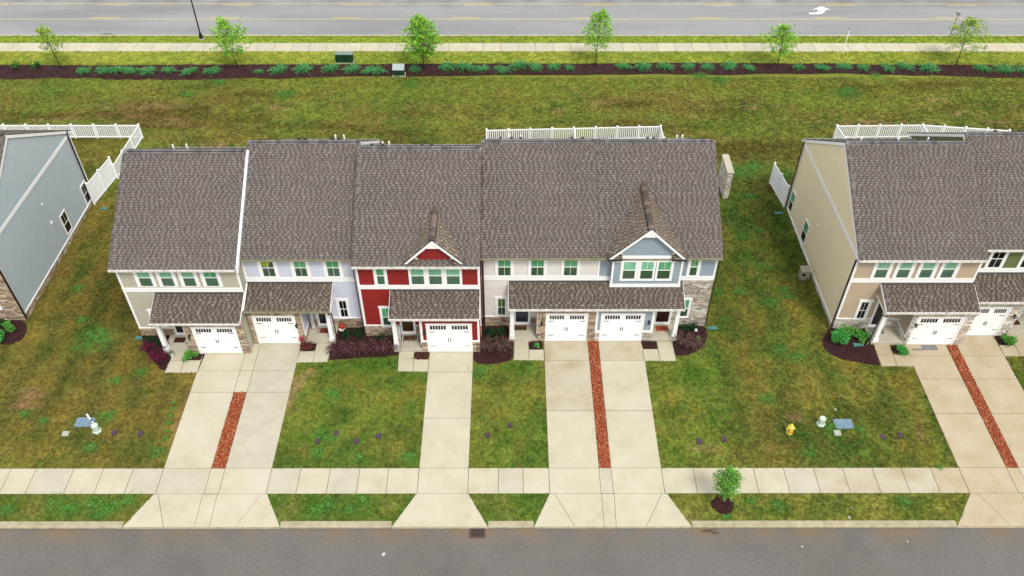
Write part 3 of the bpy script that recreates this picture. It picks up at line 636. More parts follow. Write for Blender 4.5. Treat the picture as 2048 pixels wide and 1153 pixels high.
def lamp(root, fr, u, z):
    """black coach lamp"""
    mb = MB(); p = lambda du, n, dz: fr(u+du, n, z+dz)
    mb.fbox(fr, u-.05, u+.05, .05, .08, z-.1, z+.1); mb.tube([p(0, .07, .06), p(0, .14, .16), p(0, .2, .14)], .014, 5)
    mb.tube([p(0, .2, .15), p(0, .2, .10), p(0, .2, .09)], [.02, .06, .085], 8); mb.tube([p(0, .2, -.12), p(0, .2, -.14), p(0, .2, -.20)], [.06, .05, .01], 8)
    for du, dn in ((-.055, -.055), (.055, -.055), (-.055, .055), (.055, .055)): mb.tube([p(du*1.1, .2+dn*1.1, .09), p(du*.8, .2+dn*.8, -.13)], .009, 4)
    o = mb.build('wall_lamp', MT['black'], root); MB().tube([p(0, .2, -.1), p(0, .2, .08)], .035, 6).build('lamp_glass', GL['dark'], o)
def downspout(root, pts, m_='dark_bronze', r=.045):
    MB().tube(pts, r, 4).build('downspout', MT[m_], root)
def cap_row(root, p0, p1, m_, w=.17, drop=.583, e=.30, off=.05):
    """overlapping ridge caps from p0 to p1"""
    p0, p1 = Vector(p0), Vector(p1); d = (p1-p0); L = d.length; d.normalize(); side = d.cross(Vector((0, 0, 1))).normalized(); n = max(1, int(L/e)); e = L/n
    mb = MB()
    for s in (0, 1):
        pass
    a = .0; h = .024; prof = [(-w, -w*drop), (0, 0), (w, -w*drop), (w, -w*drop-h), (0, -h-.004), (-w, -w*drop-h)]
    vs = []
    for x, lift in ((0, .014), (e*1.08, 0)): vs += [(x, q_, r_+lift) for q_, r_ in prof]
    fs = [[0, 1, 7, 6], [1, 2, 8, 7], [2, 3, 9, 8], [3, 4, 10, 9], [4, 5, 11, 10], [5, 0, 6, 11], [0, 5, 4, 1], [1, 4, 3, 2], [6, 7, 10, 11], [7, 8, 9, 10]]
    me = mesh_from('ridge_cap', vs, fs, m_); ang = math.atan2(d.y, d.x)
    for i in range(n): put('ridge_cap', me, root, p0+d*(e*i)+Vector((0, 0, off)), (0, 0, ang))
SL = .583; CS = math.sqrt(1+SL*SL)
OH = .36
def unit(name, label, cat, x0, x1, Y0, dz, mcol, pal, YG, gx, porch, door_px, front='stone', garage=None, sidecol=None, sideL=False, sideR=False,
         rake=(True, True), group='townhouses of the long row', eL=.0, eR=.0, doorm=None, sides_stone='', gcol=None, full_stone=None, porch_open='L', gap_gable=None, top_windows=(), depth=12.9, post_px=None, belt=True,
         gutter='gutter', open_=(True, True), rw=(.03, .03), pipes=(), vents=(), pgut='gutter', corner=(True, True)):
    root = empty(name, ((x0+x1)/2, Y0+6, 0), label, cat, group)
    Yb = Y0+depth-.05; ge = 6.28+dz; Ye = Y0-OH; Yr = Y0+6.45; zr_ = ge+SL*(Yr-Ye); th = .2; gb = ge-.44; Yq = Yb+.30; SB = (zr_-gb)/(Yq-Yr)
    sm_ = SID[mcol]; ssm = SID[sidecol] if sidecol else sm_
    frF = lambda u, n, z: (u, Y0-n, z)
    # core with gable ends
    zt0 = ge+SL*OH-th; zpk = zr_-th
    ztb = gb+SB*.30-th; prof = [(Y0, -.2), (Yb, -.2), (Yb, ztb), (Yr, zpk), (Y0, zt0)]
    core = MB().prism([(x0+.002, y, z) for y, z in prof], (x1-x0-.004, 0, 0)).build('wall', ssm, root)
    # roof
    rx0, rx1 = x0-eL, x1+eR; tk = .15
    rf = MB(); 
    rf.prism([(rx0, Ye, ge-.0), (rx0, Ye, ge-tk), (rx0, Yr, zr_-tk*1.1), (rx0, Yq, gb-tk), (rx0, Yq, gb), (rx0, Yr, zr_)], (rx1-rx0, 0, 0))
    roof = rf.build('roof', DECK, root)
    V = np.array((0, 1, SL))/CS; N = np.array((0, -SL, 1))/CS; W = rx1-rx0; Ls = (Yr-Ye)*CS-.10
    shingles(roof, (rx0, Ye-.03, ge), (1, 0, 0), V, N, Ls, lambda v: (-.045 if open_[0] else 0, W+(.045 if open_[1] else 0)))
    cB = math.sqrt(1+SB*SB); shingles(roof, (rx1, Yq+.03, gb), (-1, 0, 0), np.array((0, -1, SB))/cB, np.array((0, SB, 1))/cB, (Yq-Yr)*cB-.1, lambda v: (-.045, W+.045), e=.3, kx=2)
    cap_row(roof, (rx0+.0, Yr, zr_), (rx1-.28, Yr, zr_), CAPM, w=.21, off=.085)
    MB().box(rx0+.2, rx1-.2, Yr-.14, Yr+.14, zr_-.11, zr_+.045).build('ridge_vent', MT['black'], roof)
    # rakes
    for i, xe in enumerate((rx0, rx1)):
        if not rake[i]: continue
        s = -1 if i == 0 else 1
        P_ = [(Ye, ge-.03), (Ye, ge-.25), (Yr, zr_-.27), (Yq, gb-.25), (Yq, gb-.03), (Yr, zr_-.03)]
        if rw[i] > .05: P_ = [(y, z+(.07 if k_ in (0, 4, 5) else -.06)) for k_, (y, z) in enumerate(P_)]
        MB().prism([(xe+(.05*s if rw[i] > .05 else 0), y, z) for y, z in P_], (rw[i]*s, 0, 0)).build('rake_board', MT['white'], roof)
    # gutter and fascia
    MB().box(rx0, rx1, Ye-.14, Ye-.012, ge-.14, ge-.015).box(rx0, rx1, Ye-.012, Ye+.02, ge-.2, ge-.02).build('gutter', MT[gutter], roof)
    MB().box(rx0, rx1, Yq-.02, Yq+.12, gb-.14, gb-.01).build('gutter', MT['gutter'], roof)
    MB().box(x0, x1, Ye+.01, Y0, zt0-.06, zt0-.03).build('soffit', MT['white'], roof)
    for px_, yo in pipes: MB().tube([(px_, Yr+yo, zr_-SB*yo-.05), (px_, Yr+yo, zr_+.09)], .05, 8).build('vent_pipe', MT['vinyl'], roof)
    for px_ in vents:
        MB().bbox(px_-.09, px_+.09, Yr+.34, Yr+.52, zr_-.5, zr_-.03, .04).build('roof_vent', MT['black'], roof)
    bz0, bz1 = 4.06+dz, 4.36+dz; st = .74+dz
    fst = full_stone
    # front siding
    if front != 'full':
        a0, a1 = (x0, x1)
        siding(core, frF, lambda z: (a0, a1), bz1, zt0, sm_)
        lo1 = fst[0] if fst else x1
        siding(core, frF, lambda z: (x0, lo1), st, bz0, sm_)
    if belt: MB().fbox(frF, x0-.0, x1+.0, 0, .07, bz0, bz1).fbox(frF, x0, x1, 0, .095, bz1, bz1+.03).build('belt_board', MT['white'], root)
    cb = .14
    for i, xe in enumerate((x0, x1-cb)):
        if not corner[i]: continue
        zlo = bz1 if (fst and i == 1) else st
        MB().fbox(frF, xe, xe+cb, 0, .05, bz1+.03, zt0).build('corner_board', MT['white'], root)
        if zlo < bz1: MB().fbox(frF, xe, xe+cb, 0, .05, st+.07, bz0).build('corner_board', MT['white'], root)
    stn = Stones(root, pal)
    dl, dr = (door_px[0]-.1, door_px[1]+.1) if (YG is not None and doorm) else (x0, x0)
    if front != 'full':
        lo1 = fst[0] if fst else x1
        for a_, b_ in ((x0, min(dl, lo1)), (dr, lo1)):
            if b_-a_ > .08: stn.panel(frF, a_, b_, .0, st, 'F'); MB().fbox(frF, a_, b_, 0, .085, st, st+.07).build('water_table', MT['white'], root)
    if fst:
        if fst[0] < dl < fst[1]:
            stn.panel(frF, fst[0], dl, .0, 2.5, 'F'); stn.panel(frF, dr, fst[1], .0, 2.5, 'F'); stn.panel(frF, fst[0], fst[1], 2.5, bz0, 'F')
        else: stn.panel(frF, fst[0], fst[1], .0, bz0, 'F')
    # ends
    for flag, xe, kd in ((sideL, x0, 'L'), (sideR, x1, 'R')):
        if not flag: continue
        s = -1 if kd == 'L' else 1
        frS = (lambda u, n, z, xe=xe, s=s: (xe+s*n, u, z))
        if flag == 'plain':
            siding(core, frS, lambda z: (Y0, Yb), st, zt0, ssm); stn.panel(frS, Y0, Y0+3.0, 0, st, kd); continue
        sf, sb = (.40, .08) if kd == 'L' else (.56, .30); zl = lambda y: sf+(sb-sf)*(y-Y0)/(Yb-Y0)
        siding(core, frS, lambda z: (Y0+max(0, (sf-z)/(sf-sb)*(Yb-Y0)), Yb if z < ge-.68 else Yb-(z-ge+.68)/.44*depth), sb, ge-.25, ssm, grow=.02)
        zs = ge-.50
        siding(core, frS, lambda z: (Y0+max((z-zt0)/SL, (ge-.02-z)/.43*depth if z < ge-.02 else 0), Yb-(z-ztb)/SB if z > ztb else Yb), zs, zpk, ssm, grow=.02)
        MB().prism([frS(Y0, 0, ge-.26), frS(Y0, 0, ge-.02), frS(Yb, 0, ge-.45), frS(Yb, 0, ge-.69)], Vector(frS(0, .05, 0))-Vector(frS(0, 0, 0))).build('frieze_board', MT['white'], root)
        MB().prism([frS(Y0, 0, sf-.05), frS(Y0, 0, sf+.03), frS(Yb, 0, sb+.03), frS(Yb, 0, sb-.05)], Vector(frS(0, .07, 0))-Vector(frS(0, 0, 0))).build('water_table', MT['white'], root)
        for yy, zz in ((Y0, ge-.26), (Yb-.14, ge-.68)): MB().fbox(frS, yy, yy+.14, 0, .045, zl(yy), zz).build('corner_board', MT['white'], root)
        for k_ in range(5):
            ya, yb2 = Y0+(Yb-Y0)*k_/5, Y0+(Yb-Y0)*(k_+1)/5; stn.panel(frS, ya, yb2, -.02, zl(ya)-.03, kd)
    # garage and porch block
    frG = lambda u, n, z: (u, YG-n, z)
    zg = 3.22+dz; zp = 3.95+dz; gx0, gx1 = gx
    if YG is not None:
        p0, p1 = porch; Yp = YG-.38; sp = (zp-zg)/(Y0-Yp); cp = math.sqrt(1+sp*sp)
        gcm = SID[gcol] if gcol else sm_
        gw = MB().prism([(gx0, YG, -.1), (gx0, Y0+.05, -.1), (gx0, Y0+.05, zp-.12), (gx0, YG, zg+sp*.38-.12)], (gx1-gx0, 0, 0)).build('garage_wall', gcm, root)
        pr = MB().prism([(p0, Yp, zg), (p0, Yp, zg-.1), (p0, Y0+.02, zp-.1), (p0, Y0+.02, zp)], (p1-p0, 0, 0)).build('porch_roof', DECK, root)
        Vp = np.array((0, 1, sp))/cp; Np = np.array((0, -sp, 1))/cp
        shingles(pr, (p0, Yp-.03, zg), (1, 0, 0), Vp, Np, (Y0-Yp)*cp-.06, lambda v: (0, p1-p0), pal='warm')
        MB().prism([(p0+.0, Y0-.10, zp+.0), (p0, Y0-.0, zp+.0), (p0, Y0-.0, zp+.10), (p0, Y0-.03, zp+.10)], (p1-p0, 0, 0)).build('flashing', MT['flash'], pr)
        MB().box(p0, p1, Yp-.13, Yp-.005, zg-.13, zg-.01).build('gutter', MT[pgut], pr)
        MB().box(p0+.02, p1-.02, Yp+.0, YG, zg-.16, zg-.12).build('soffit', MT['white'], pr)
        # open side gable with white rake
        for xe, s, on in ((p0, -1, 'L' in porch_open), (p1, 1, 'R' in porch_open)):
            if not on and name == 'townhouse' and abs(xe-5.5) < .1: continue
            tk_ = .10 if (mcol == 'lavender' and s < 0) else .03
            MB().prism([(xe-(tk_-.03)*s, Yp-.02, zg+(.05 if tk_ > .05 else .0)), (xe-(tk_-.03)*s, Yp-.02, zg-.13), (xe-(tk_-.03)*s, Y0, zp-.15), (xe-(tk_-.03)*s, Y0, zp+(.05 if tk_ > .05 else .0))], (tk_*s, 0, 0)).build('rake_board', MT['white'], pr)
            if on:
                xi = xe-s*.12
                MB().prism([(xi, YG+.02, zg-.28), (xi, Y0, zg-.28), (xi, Y0, zp-.1), (xi, YG+.02, zg+.03)], (.08*s, 0, 0)).build('porch_gable', gcm if not sidecol else gcm, pr)
                MB().box(xi-.02*s, xi+.1*s, YG+.0, Y0, zg-.40, zg-.24).box(min(p0, gx0)+.12, max(p1, gx1)-.12, YG+.0, YG+.14, zg-.40, zg-.16).build('porch_beam', MT['white'], pr)
        # porch slab and post
        a, b = (p0+.1, gx0) if porch_open == 'L' else (gx1, p1-.1)
        if post_px: a, b = (post_px[0]-.04, gx0) if porch_open == 'L' else (gx1, post_px[1]+.04)
        MB().bbox(a, b, YG-.06, Y0, -.1, .14+dz*.5, .015).build('porch_slab', CONB, root)
        zs0 = .14+dz*.5
        if post_px:
            c = (post_px[0]+post_px[1])/2; w0, w1_ = .17, .125; yc = YG+.16
            mb = MB(); mb.box(c-w0, c+w0, yc-w0, yc+w0, zs0, zs0+.28)
            lo = [(c-w1_*1.12, yc-w1_*1.12), (c-w1_*1.12, yc+w1_*1.12), (c+w1_*1.12, yc+w1_*1.12), (c+w1_*1.12, yc-w1_*1.12)]; hi = [(c+(x-c)*.82, yc+(y-yc)*.82) for x, y in lo]
            mb.add([(x, y, zs0+.28) for x, y in lo]+[(x, y, zg-.4) for x, y in hi], BOXF.tolist()); mb.box(c-.15, c+.15, yc-.15, yc+.15, zg-.52, zg-.38)
            mb.build('porch_post', MT['white'], root)
        # garage front
        gz1 = 2.50+dz*.6; d0, d1 = garage
        if gcol:   # siding front over stone base
            gt = .74+dz
            siding(gw, frG, lambda z: (gx0, d0), gt, zg, gcm); siding(gw, frG, lambda z: (d1, gx1), gt, zg, gcm); siding(gw, frG, lambda z: (d0, d1), gz1+.03, zg, gcm)
            mb = MB(); mb.fbox(frG, gx0, gx0+.13, 0, .05, gt, zg-.05); mb.fbox(frG, gx1-.13, gx1, 0, .05, gt, zg-.05); mb.build('corner_board', MT['white'], root)
            MB().fbox(frG, gx0, d0, 0, .08, gt-.03, gt+.10).build('water_table', MT['white'], root); MB().fbox(frG, d1, gx1, 0, .08, gt-.03, gt+.10).build('water_table', MT['white'], root)
            stn.panel(frG, gx0, d0, 0, gt-.03, 'F'); stn.panel(frG, d1, gx1, 0, gt-.03, 'F')
        else:
            stn.panel(frG, gx0, d0, 0, gz1+.03, 'F'); stn.panel(frG, d1, gx1, 0, gz1+.03, 'F'); stn.panel(frG, gx0, gx1, gz1+.03, zg, 'F')
        garage_door(root, frG, d0, d1, .03, gz1)
        # garage side facing the porch
        xe, s, kd = (gx0, -1, 'L') if porch_open == 'L' else (gx1, 1, 'R')
        frS = lambda u, n, z: (xe+s*n, u, z)
        siding(gw, frS, lambda z: (YG, Y0), .8, zg-.1, gcm); stn.panel(frS, YG, Y0, .1, .72, kd)
        MB().fbox(frS, YG, Y0, 0, .07, .72, .80).fbox(frS, YG, YG+.1, 0, .045, .8, zg-.16).build('corner_board', MT['white'], root)
        if doorm: front_door(root, frF, door_px[0], door_px[1], .2+dz*.5, 2.3+dz, doorm)
    return root, frF, frG, stn, dict(zr=zr_, Yr=Yr, ge=ge, Ye=Ye, core=core, roof=roof, zt0=zt0, Y0=Y0)
def WX(Y, xl, xr, yb): return F(xl, yb, Y)[0], F(xr, yb, Y)[0]

DOORS = {'black': mat('door_black', (.015, .015, .014), .35), 'navy': glass('door_navy_glass', (30, 38, 58), .6), 'navy2': glass('door_slate_glass', (46, 58, 84), .6),
         'brown': mat('door_wood', lin(98, 60, 26, .6), .3, c2=lin(60, 36, 18, .6), scale=2, stretch=(3, 3, .6)), 'maroon': mat('door_maroon', lin(50, 14, 12, .6), .35), 'wood': mat('door_red_wood', lin(92, 50, 34, .6), .4)}
# --- 1 beige
Y = 39.4
u1, fF, fG, st1, I1 = unit('townhouse', 'beige end townhouse at the left of the long row with four close windows upstairs', 'townhouse', -24.35, -16.78, Y, 0, 'beige', 'tan', Yg[1], (-20.62, -16.80),
    (-22.42, -16.80), WX(Y, 354.7, 377.2, 667), sideL='plain', sideR='plain', eL=.16, eR=.0, rw=(.03, .13), garage=(G(401, 706)[0], G(487, 706)[0]), doorm=DOORS['black'], post_px=(-22.42, -22.10), pipes=((-21.55, .55), (-20.7, .6)), sides_stone='')
for k, (a, b) in enumerate(((283.4, 309.3), (327.5, 352.7), (371.2, 396.2), (414.7, 441))):
    p, q_ = WX(Y, a, b, 573.5); window(u1, fF, p, q_, 4.50, 6.04, 'bright' if k < 3 else 'vivid', 'dim', munt=False, mtop=(k == 3), tr=.20, head=False, tb=False)
xx = WX(Y, 314, 336, 655); window(u1, fF, xx[0], xx[1], .95, 2.35, 'dark', 'dark', munt=False, tr=.13)
lamp(u1, fG, -20.35, 1.75); st1.finish()
downspout(u1, [(-22.32, 37.4, 3.1), (-22.32, 37.45, 2.9), (-22.45, 37.9, 2.8), (-22.4, 38.3, 2.75), (-22.3, 38.45, .2)])
# --- 2 lavender
Y = 40.13
u2, fF, fG, st2, I2 = unit('townhouse', 'pale lavender townhouse with three spaced windows upstairs, between the beige and the red one', 'townhouse', -16.74, -9.55, Y, .2, 'lavender', 'tan', Yg[2], (-16.76, -13.35),
    (-16.74, F(660.7, 626.8, 38.3)[0]), WX(Y, 640.2, 666.5, 650.4), rake=(False, True), garage=(G(519, 687)[0], G(602.5, 687)[0]), doorm=DOORS['navy'], porch_open='R', post_px=(G(661.7, 684)[0], G(671, 684)[0]),
    gutter='gutter_mossy', pgut='gutter_mossy', pipes=((-11.25, .6), (-10.7, .6)), vents=(-13.6, -13.2, -11.45, -11.05))
for k, (a, b) in enumerate(((528.6, 553.9), (593, 617.8), (657, 682.3))):
    p, q_ = WX(Y, a, b, 555.2); wn = window(u2, fF, p, q_, 4.66, 6.22, ('dimmer', 'vivid', 'vivid')[k], ('dimmer', 'dimmer', 'dim')[k], munt=True, tr=.20, head=False, tb=False)
    if k == 0:
        c = MB(); fr_ = fF; z_ = 6.18
        c.add([fr_(p+.06, .045, z_), fr_(q_-.12, .045, z_), fr_(q_-.16, .045, 5.95), fr_(q_-.30, .045, 5.62), fr_(p+.2, .045, 5.52), fr_(p+.06, .045, 5.62)], [[0, 1, 2, 3, 4, 5]])
        c.build('curtain', mat('yellow_green_curtain', lin(186, 204, 60, .7), .6, c2=lin(150, 170, 40, .7), scale=5, stretch=(6, 6, .5)), wn)
p, q_ = WX(Y, 683.2, 698.1, 635.1); window(u2, fF, p, q_, 1.02, F(0, 601.3, Y)[1], 'black', 'black', tr=.17)
lamp(u2, fG, G(611, 687)[0]-.25, 1.85); st2.finish()
downspout(u2, [(-11.42, 38.2, 3.3), (-11.42, 38.25, 3.1), (-11.32, 38.6, 2.9), (-11.30, 38.72, .35), (-11.15, 38.4, .15)])
# --- 3 red
Y = 39.36
u3, fF, fG, st3, I3 = unit('townhouse', 'dark red townhouse with a small front gable over three joined windows', 'townhouse', -9.53, -1.86, Y, .28, 'red', 'tan', Yg[3], (-5.68, -1.93),
    (F(777.5, 641, 37.55)[0], -1.90), WX(Y, 804.9, 829.5, 663), rake=(True, True), garage=(G(856.5, 704)[0], G(946, 704)[0]), doorm=DOORS['brown'], gcol='red', post_px=(G(790.6, 698)[0], G(800, 698)[0]),
    eL=.10, pipes=((-8.1, .5), (-7.7, .5)), vents=(-8.8, -8.1, -5.6, -5.0))
for k, (a, b) in enumerate(((755.6, 771.8), (823.6, 850.2), (858.6, 885.5), (893.6, 921))):
    p, q_ = WX(Y, a, b, 571); window(u3, fF, p, q_, 4.68, 6.26, 'vivid' if k == 0 else 'bright', 'dim', munt=False, tr=.13 if k else .17, head=False, tb=False)
p, q_ = WX(Y, 767.4, 783.5, 650.5); window(u3, fF, p, q_, 1.0, F(0, 616, Y)[1], 'vivid', 'dimmer', tr=.14, mbot=False)
lamp(u3, fG, -5.43, 1.95); st3.finish()
MB().fbox(fF, WX(Y, 818, 0, 571)[0], WX(Y, 927, 0, 571)[0]+.0, .0, .062, 6.28, 6.30).build('head_board', MT['white'], u3)
downspout(u3, [(-9.62, 38.9, 6.4), (-9.60, 39.2, 6.2), (-9.60, 39.24, .25), (-9.7, 39.0, .12)], r=.035)
# --- 4 cream
Y = 40.26
u4, fF, fG, st4, I4 = unit('townhouse', 'cream white townhouse with three spaced windows upstairs, right of the red one', 'townhouse', -1.82, 5.5, Y, .18, 'cream', 'tan', Yg[4], (1.80, 5.50),
    (F(1017.3, 621, 38.5)[0], 5.5), WX(Y, 1030, 1057.5, 645), rake=(False, False), garage=(G(1089.5, 682)[0], G(1172, 682)[0]), doorm=DOORS['navy2'], post_px=(G(1019.3, 679.4)[0], G(1028.7, 679.4)[0]),
    gutter='gutter_mossy', pipes=((-.05+.0, .5), (.7, .5)), vents=(-.6, .1, .7, 4.0, 4.7), corner=(False, False), open_=(True, False))
for a, b in ((995.6, 1022.1), (1061.2, 1087.7), (1126.4, 1153.9)):
    p, q_ = WX(Y, a, b, 551.2); window(u4, fF, p, q_, 4.60, 6.16, 'vivid', 'dimmer', munt=True, tr=.17, head=False, tb=False)
p, q_ = WX(Y, 995.6, 1011.2, 630.5); window(u4, fF, p, q_, F(0, 630.5, Y)[1], F(0, 597, Y)[1], 'grass', 'dimmer', tr=.16)
lamp(u4, fG, 2.06, 1.85); st4.finish()
downspout(u4, [(-1.72, 39.8, 6.3), (-1.70, 40.1, 6.1), (-1.70, 40.13, .3), (-1.65, 39.9, .1)], r=.07)
# --- 5 blue
u5, fF, fG, st5, I5 = unit('townhouse', 'grey blue end townhouse with a projecting bay under a front gable', 'townhouse', 5.503, 13.0, Y, .18, 'blue', 'grey', Yg[5], (5.52, 9.25),
    (5.503, F(1368.9, 624, 38.5)[0]), WX(Y, 1309.2, 1336.8, 645.3), rake=(False, True), garage=(G(1197, 682)[0], G(1282, 682)[0]), doorm=DOORS['maroon'], gcol='blue', porch_open='R', post_px=(G(1341.4, 679.7)[0], G(1350.8, 679.7)[0]),
    eR=.12, full_stone=(9.25, 13.0), sideR='plain', pipes=((10.8, .5), (11.15, .5)), vents=(8.9, 9.3), gutter='gutter_mossy', corner=(True, True), open_=(False, True))
p, q_ = WX(Y, 1376.3, 1392, 552); window(u5, fF, p, q_, 4.60, 6.16, 'vivid', 'dimmer', munt=True, tr=.17, head=False, tb=False, mbot=False)
p, q_ = WX(Y, 1357, 1372.8, 632.6); window(u5, lambda u, n, z: fF(u, n+.05, z), p, q_, F(0, 632.6, Y)[1], F(0, 598.5, Y)[1], 'vivid', 'dimmer', tr=.11, mbot=False)
lamp(u5, fG, 8.95, 1.9)
# bay
YB5 = 39.86; b0, b1 = F(1219.5, 573, YB5)[0], F(1358.5, 573, YB5)[0]; fB = lambda u, n, z: (u, YB5-n, z)
bay = MB().box(b0, b1, YB5, 40.27, 4.05, 6.72).build('bay', SID['blue'], u5)
siding(bay, fB, lambda z: (b0, b1), 4.36, 6.5, SID['blue'])
MB().fbox(fB, b0-.03, b1+.03, -.36, .06, 4.02, 4.26).fbox(fB, b0, b0+.13, 0, .045, 4.26, 6.5).fbox(fB, b1-.13, b1, 0, .045, 4.26, 6.5).fbox(fB, b0+.55, b1-.55, 0, .05, 6.33, 6.66).build('corner_board', MT['white'], bay)
for a, b in ((1242.9, 1268.5), (1277.9, 1303.8), (1311.6, 1338.2)):
    p, q_ = WX(YB5, a, b, 559.3); window(u5, fB, p, q_, 4.68, 6.26, 'bright' if a < 1300 else 'vivid', 'dimmer', munt=False, tr=.14, head=False, mtop=(a > 1270), sill=False)
st5.finish()
downspout(u5, [(13.05, 39.9, 6.3), (13.07, 40.1, 6.1), (13.07, 40.15, .2)], r=.035)
# --- front gables
def front_gable(root, info, cx, hw, Yw, zf, zrd, mcol, band_hw, over=.26):
    """cross gable: wall plane Yw, feet height zf, ridge height zrd"""
    Yf = Yw-over; s = (zrd-zf)/hw; ge, Ye = info['ge'], info['Ye']
    ymeet = lambda z: Ye+(z-ge)/SL
    roof = empty('gable_roof', (cx, Yw, zf)); roof.location = Vector((cx, Yw, zf))-origin_of(root); roof.parent = root
    wall = MB().prism([(cx-hw+.22, Yw, zf+.0), (cx+hw-.22, Yw, zf+.0), (cx, Yw, zrd-.22*s-.02)], (0, 1.8, 0)).build('gable_wall', SID[mcol], roof)
    fr_ = lambda u, n, z: (u, Yw-n, z)
    hh = hw-.24
    siding(roof, fr_, lambda z: (cx-hh*(1-(z-zf)/(hh*s)), cx+hh*(1-(z-zf)/(hh*s))), zf+.0, zf+hh*s-.02, SID[mcol])
    for sd_ in (-1, 1):
        cs = math.sqrt(1+s*s); V_ = np.array((-sd_/cs, 0, s/cs)); N_ = np.array((sd_*s/cs, 0, 1/cs)); L_ = hw*cs
        # deck slab
        ym0, ym1 = ymeet(zf)-.12, ymeet(zrd)+.10
        x_e, x_r = cx+sd_*(hw+.02), cx
        top = [(x_e, Yf, zf), (x_r, Yf, zrd), (x_r, ym1, zrd), (x_e, ym0, zf)]
        mb = MB(); n_ = len(top); mb.add(top+[(x, y, z-.11) for x, y, z in top], [[0, 1, 2, 3], [7, 6, 5, 4]]+[[i, (i+1) % 4, 4+(i+1) % 4, 4+i] for i in range(4)]); mb.build('roof_slope', DECK, roof)
        def rng(v, ym0=ym0, L_=L_): return (0.0, (ymeet(zf+v/L_*(zrd-zf))-Yf)+.06)
        o_ = np.array((x_e, Yf-.02, zf)) 
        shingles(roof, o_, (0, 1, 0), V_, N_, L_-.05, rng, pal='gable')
        # white rake board with dark drip edge
        P_ = [(cx+sd_*(hw+.05), Yf, zf-.01), (cx, Yf, zrd+.02), (cx, Yf, zrd-.21), (cx+sd_*(hw-.13), Yf, zf-.06)]
        MB().prism(P_, (0, -.045, 0)).build('rake_board', MT['white'], roof)
        MB().prism([(cx+sd_*(hw+.08), Yf-.05, zf+.0), (cx, Yf-.05, zrd+.05), (cx, Yf-.05, zrd+.022), (cx+sd_*(hw+.05), Yf-.05, zf-.02)], (0, .07, 0)).build('drip_edge', MT['flash'], roof)
        # boxed return at the foot, shingled on top
        xo, xi = cx+sd_*(hw+.03), cx+sd_*(hw-.85)
        pr = [(Yf-.02, zf-.10), (Yf-.02, zf+.0), (Yw-.0, zf+.27), (Yw, zf-.10)]
        MB().prism([(min(xo, xi), y, z) for y, z in pr], (abs(xo-xi), 0, 0)).build('cornice_return', DECK, roof)
        sp2 = .27/(over+.02); c2 = math.sqrt(1+sp2*sp2)
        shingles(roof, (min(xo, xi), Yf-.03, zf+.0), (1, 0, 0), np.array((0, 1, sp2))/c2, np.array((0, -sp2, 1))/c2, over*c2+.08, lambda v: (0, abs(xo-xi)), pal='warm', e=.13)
        MB().box(min(xo, xi), max(xo, xi), Yf-.06, Yf-.02, zf-.13, zf-.0).build('fascia', MT['dark_bronze'] if sd_ < 3 else MT['white'], roof)
        MB().prism([(xi, Yw-.03, zf+.20), (xi-sd_*.05, Yw-.03, zf+.24), (xi+sd_*.36, Yw-.03, zf+.56), (xi+sd_*.42, Yw-.03, zf+.48)], (0, -.05, 0)).build('return_trim', MT['white'], roof)
    # white peak panel
    pk = .52; MB().prism([(cx-pk/s, Yf+.02, zrd-pk-.1), (cx+pk/s, Yf+.02, zrd-pk-.1), (cx, Yf+.02, zrd-.1)], (0, -.04, 0)).build('peak_panel', MT['white'], roof)
    MB().box(cx-band_hw, cx+band_hw, Yw-.07, Yw-.0, zf-.42, zf+.04).build('head_board', MT['white'], roof)
    cap_row(roof, (cx, Yf-.02, zrd), (cx, ymeet(zrd)-.05, zrd), CAPB, w=.17, drop=s*.7, off=.11, e=.36)
    for sd_ in (-1, 1): MB().tube([(cx+sd_*.19, Yf, zrd-.13*s+.03), (cx+sd_*.19, ymeet(zrd)-.3, zrd-.13*s+.03)], .026, 4).build('cap_edge', MT['black'], roof)
front_gable(u3, I3, -4.63, 1.86, 39.36, 6.64, 8.50, 'red', 1.36)
front_gable(u5, I5, 8.43, 2.38, 39.86, 6.58, 8.95, 'blue', 1.90)
# --- 6 taupe, 7 olive
Y = 40.0
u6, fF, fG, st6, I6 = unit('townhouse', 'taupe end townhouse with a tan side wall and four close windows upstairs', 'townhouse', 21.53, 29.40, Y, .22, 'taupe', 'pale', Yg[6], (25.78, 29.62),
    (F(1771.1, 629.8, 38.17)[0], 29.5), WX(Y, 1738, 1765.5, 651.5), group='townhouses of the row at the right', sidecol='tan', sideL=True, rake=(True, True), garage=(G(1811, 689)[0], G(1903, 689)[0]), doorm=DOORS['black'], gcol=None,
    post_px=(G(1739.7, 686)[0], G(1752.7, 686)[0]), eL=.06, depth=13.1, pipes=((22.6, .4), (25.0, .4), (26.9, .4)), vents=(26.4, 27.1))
for k, (a, b) in enumerate(((1744, 1769), (1788, 1813), (1833, 1858), (1876, 1901))):
    p, q_ = WX(Y, a, b, 558.2); window(u6, fF, p, q_, 4.64, 6.20, 'pale' if k < 2 else 'bright', 'dim', munt=False, tr=.20, head=False, tb=False)
p, q_ = WX(Y, 1710.5, 1725.6, 637.4); window(u6, fF, p, q_, F(0, 637.4, Y)[1], F(0, 604.2, Y)[1], 'black', 'black', tr=.17)
frS = lambda u, n, z: (21.53-n, u, z)
for ya_, yb_, za_, zb_ in ((48.0, 48.86, .50, 2.20), (51.86, 52.62, .30, 2.0)): window(u6, frS, ya_, yb_, za_, zb_, 'vivid', 'black', munt=False, tr=.055, head=False, sill=False)
lamp(u6, fG, 26.02, 1.95); st6.finish()
downspout(u6, [(21.62, 39.55, 6.5), (21.55, 39.6, 6.3), (21.42, 39.9, 6.25), (21.40, 39.92, .3), (21.3, 39.8, .1)], r=.06, m_='dark_bronze')
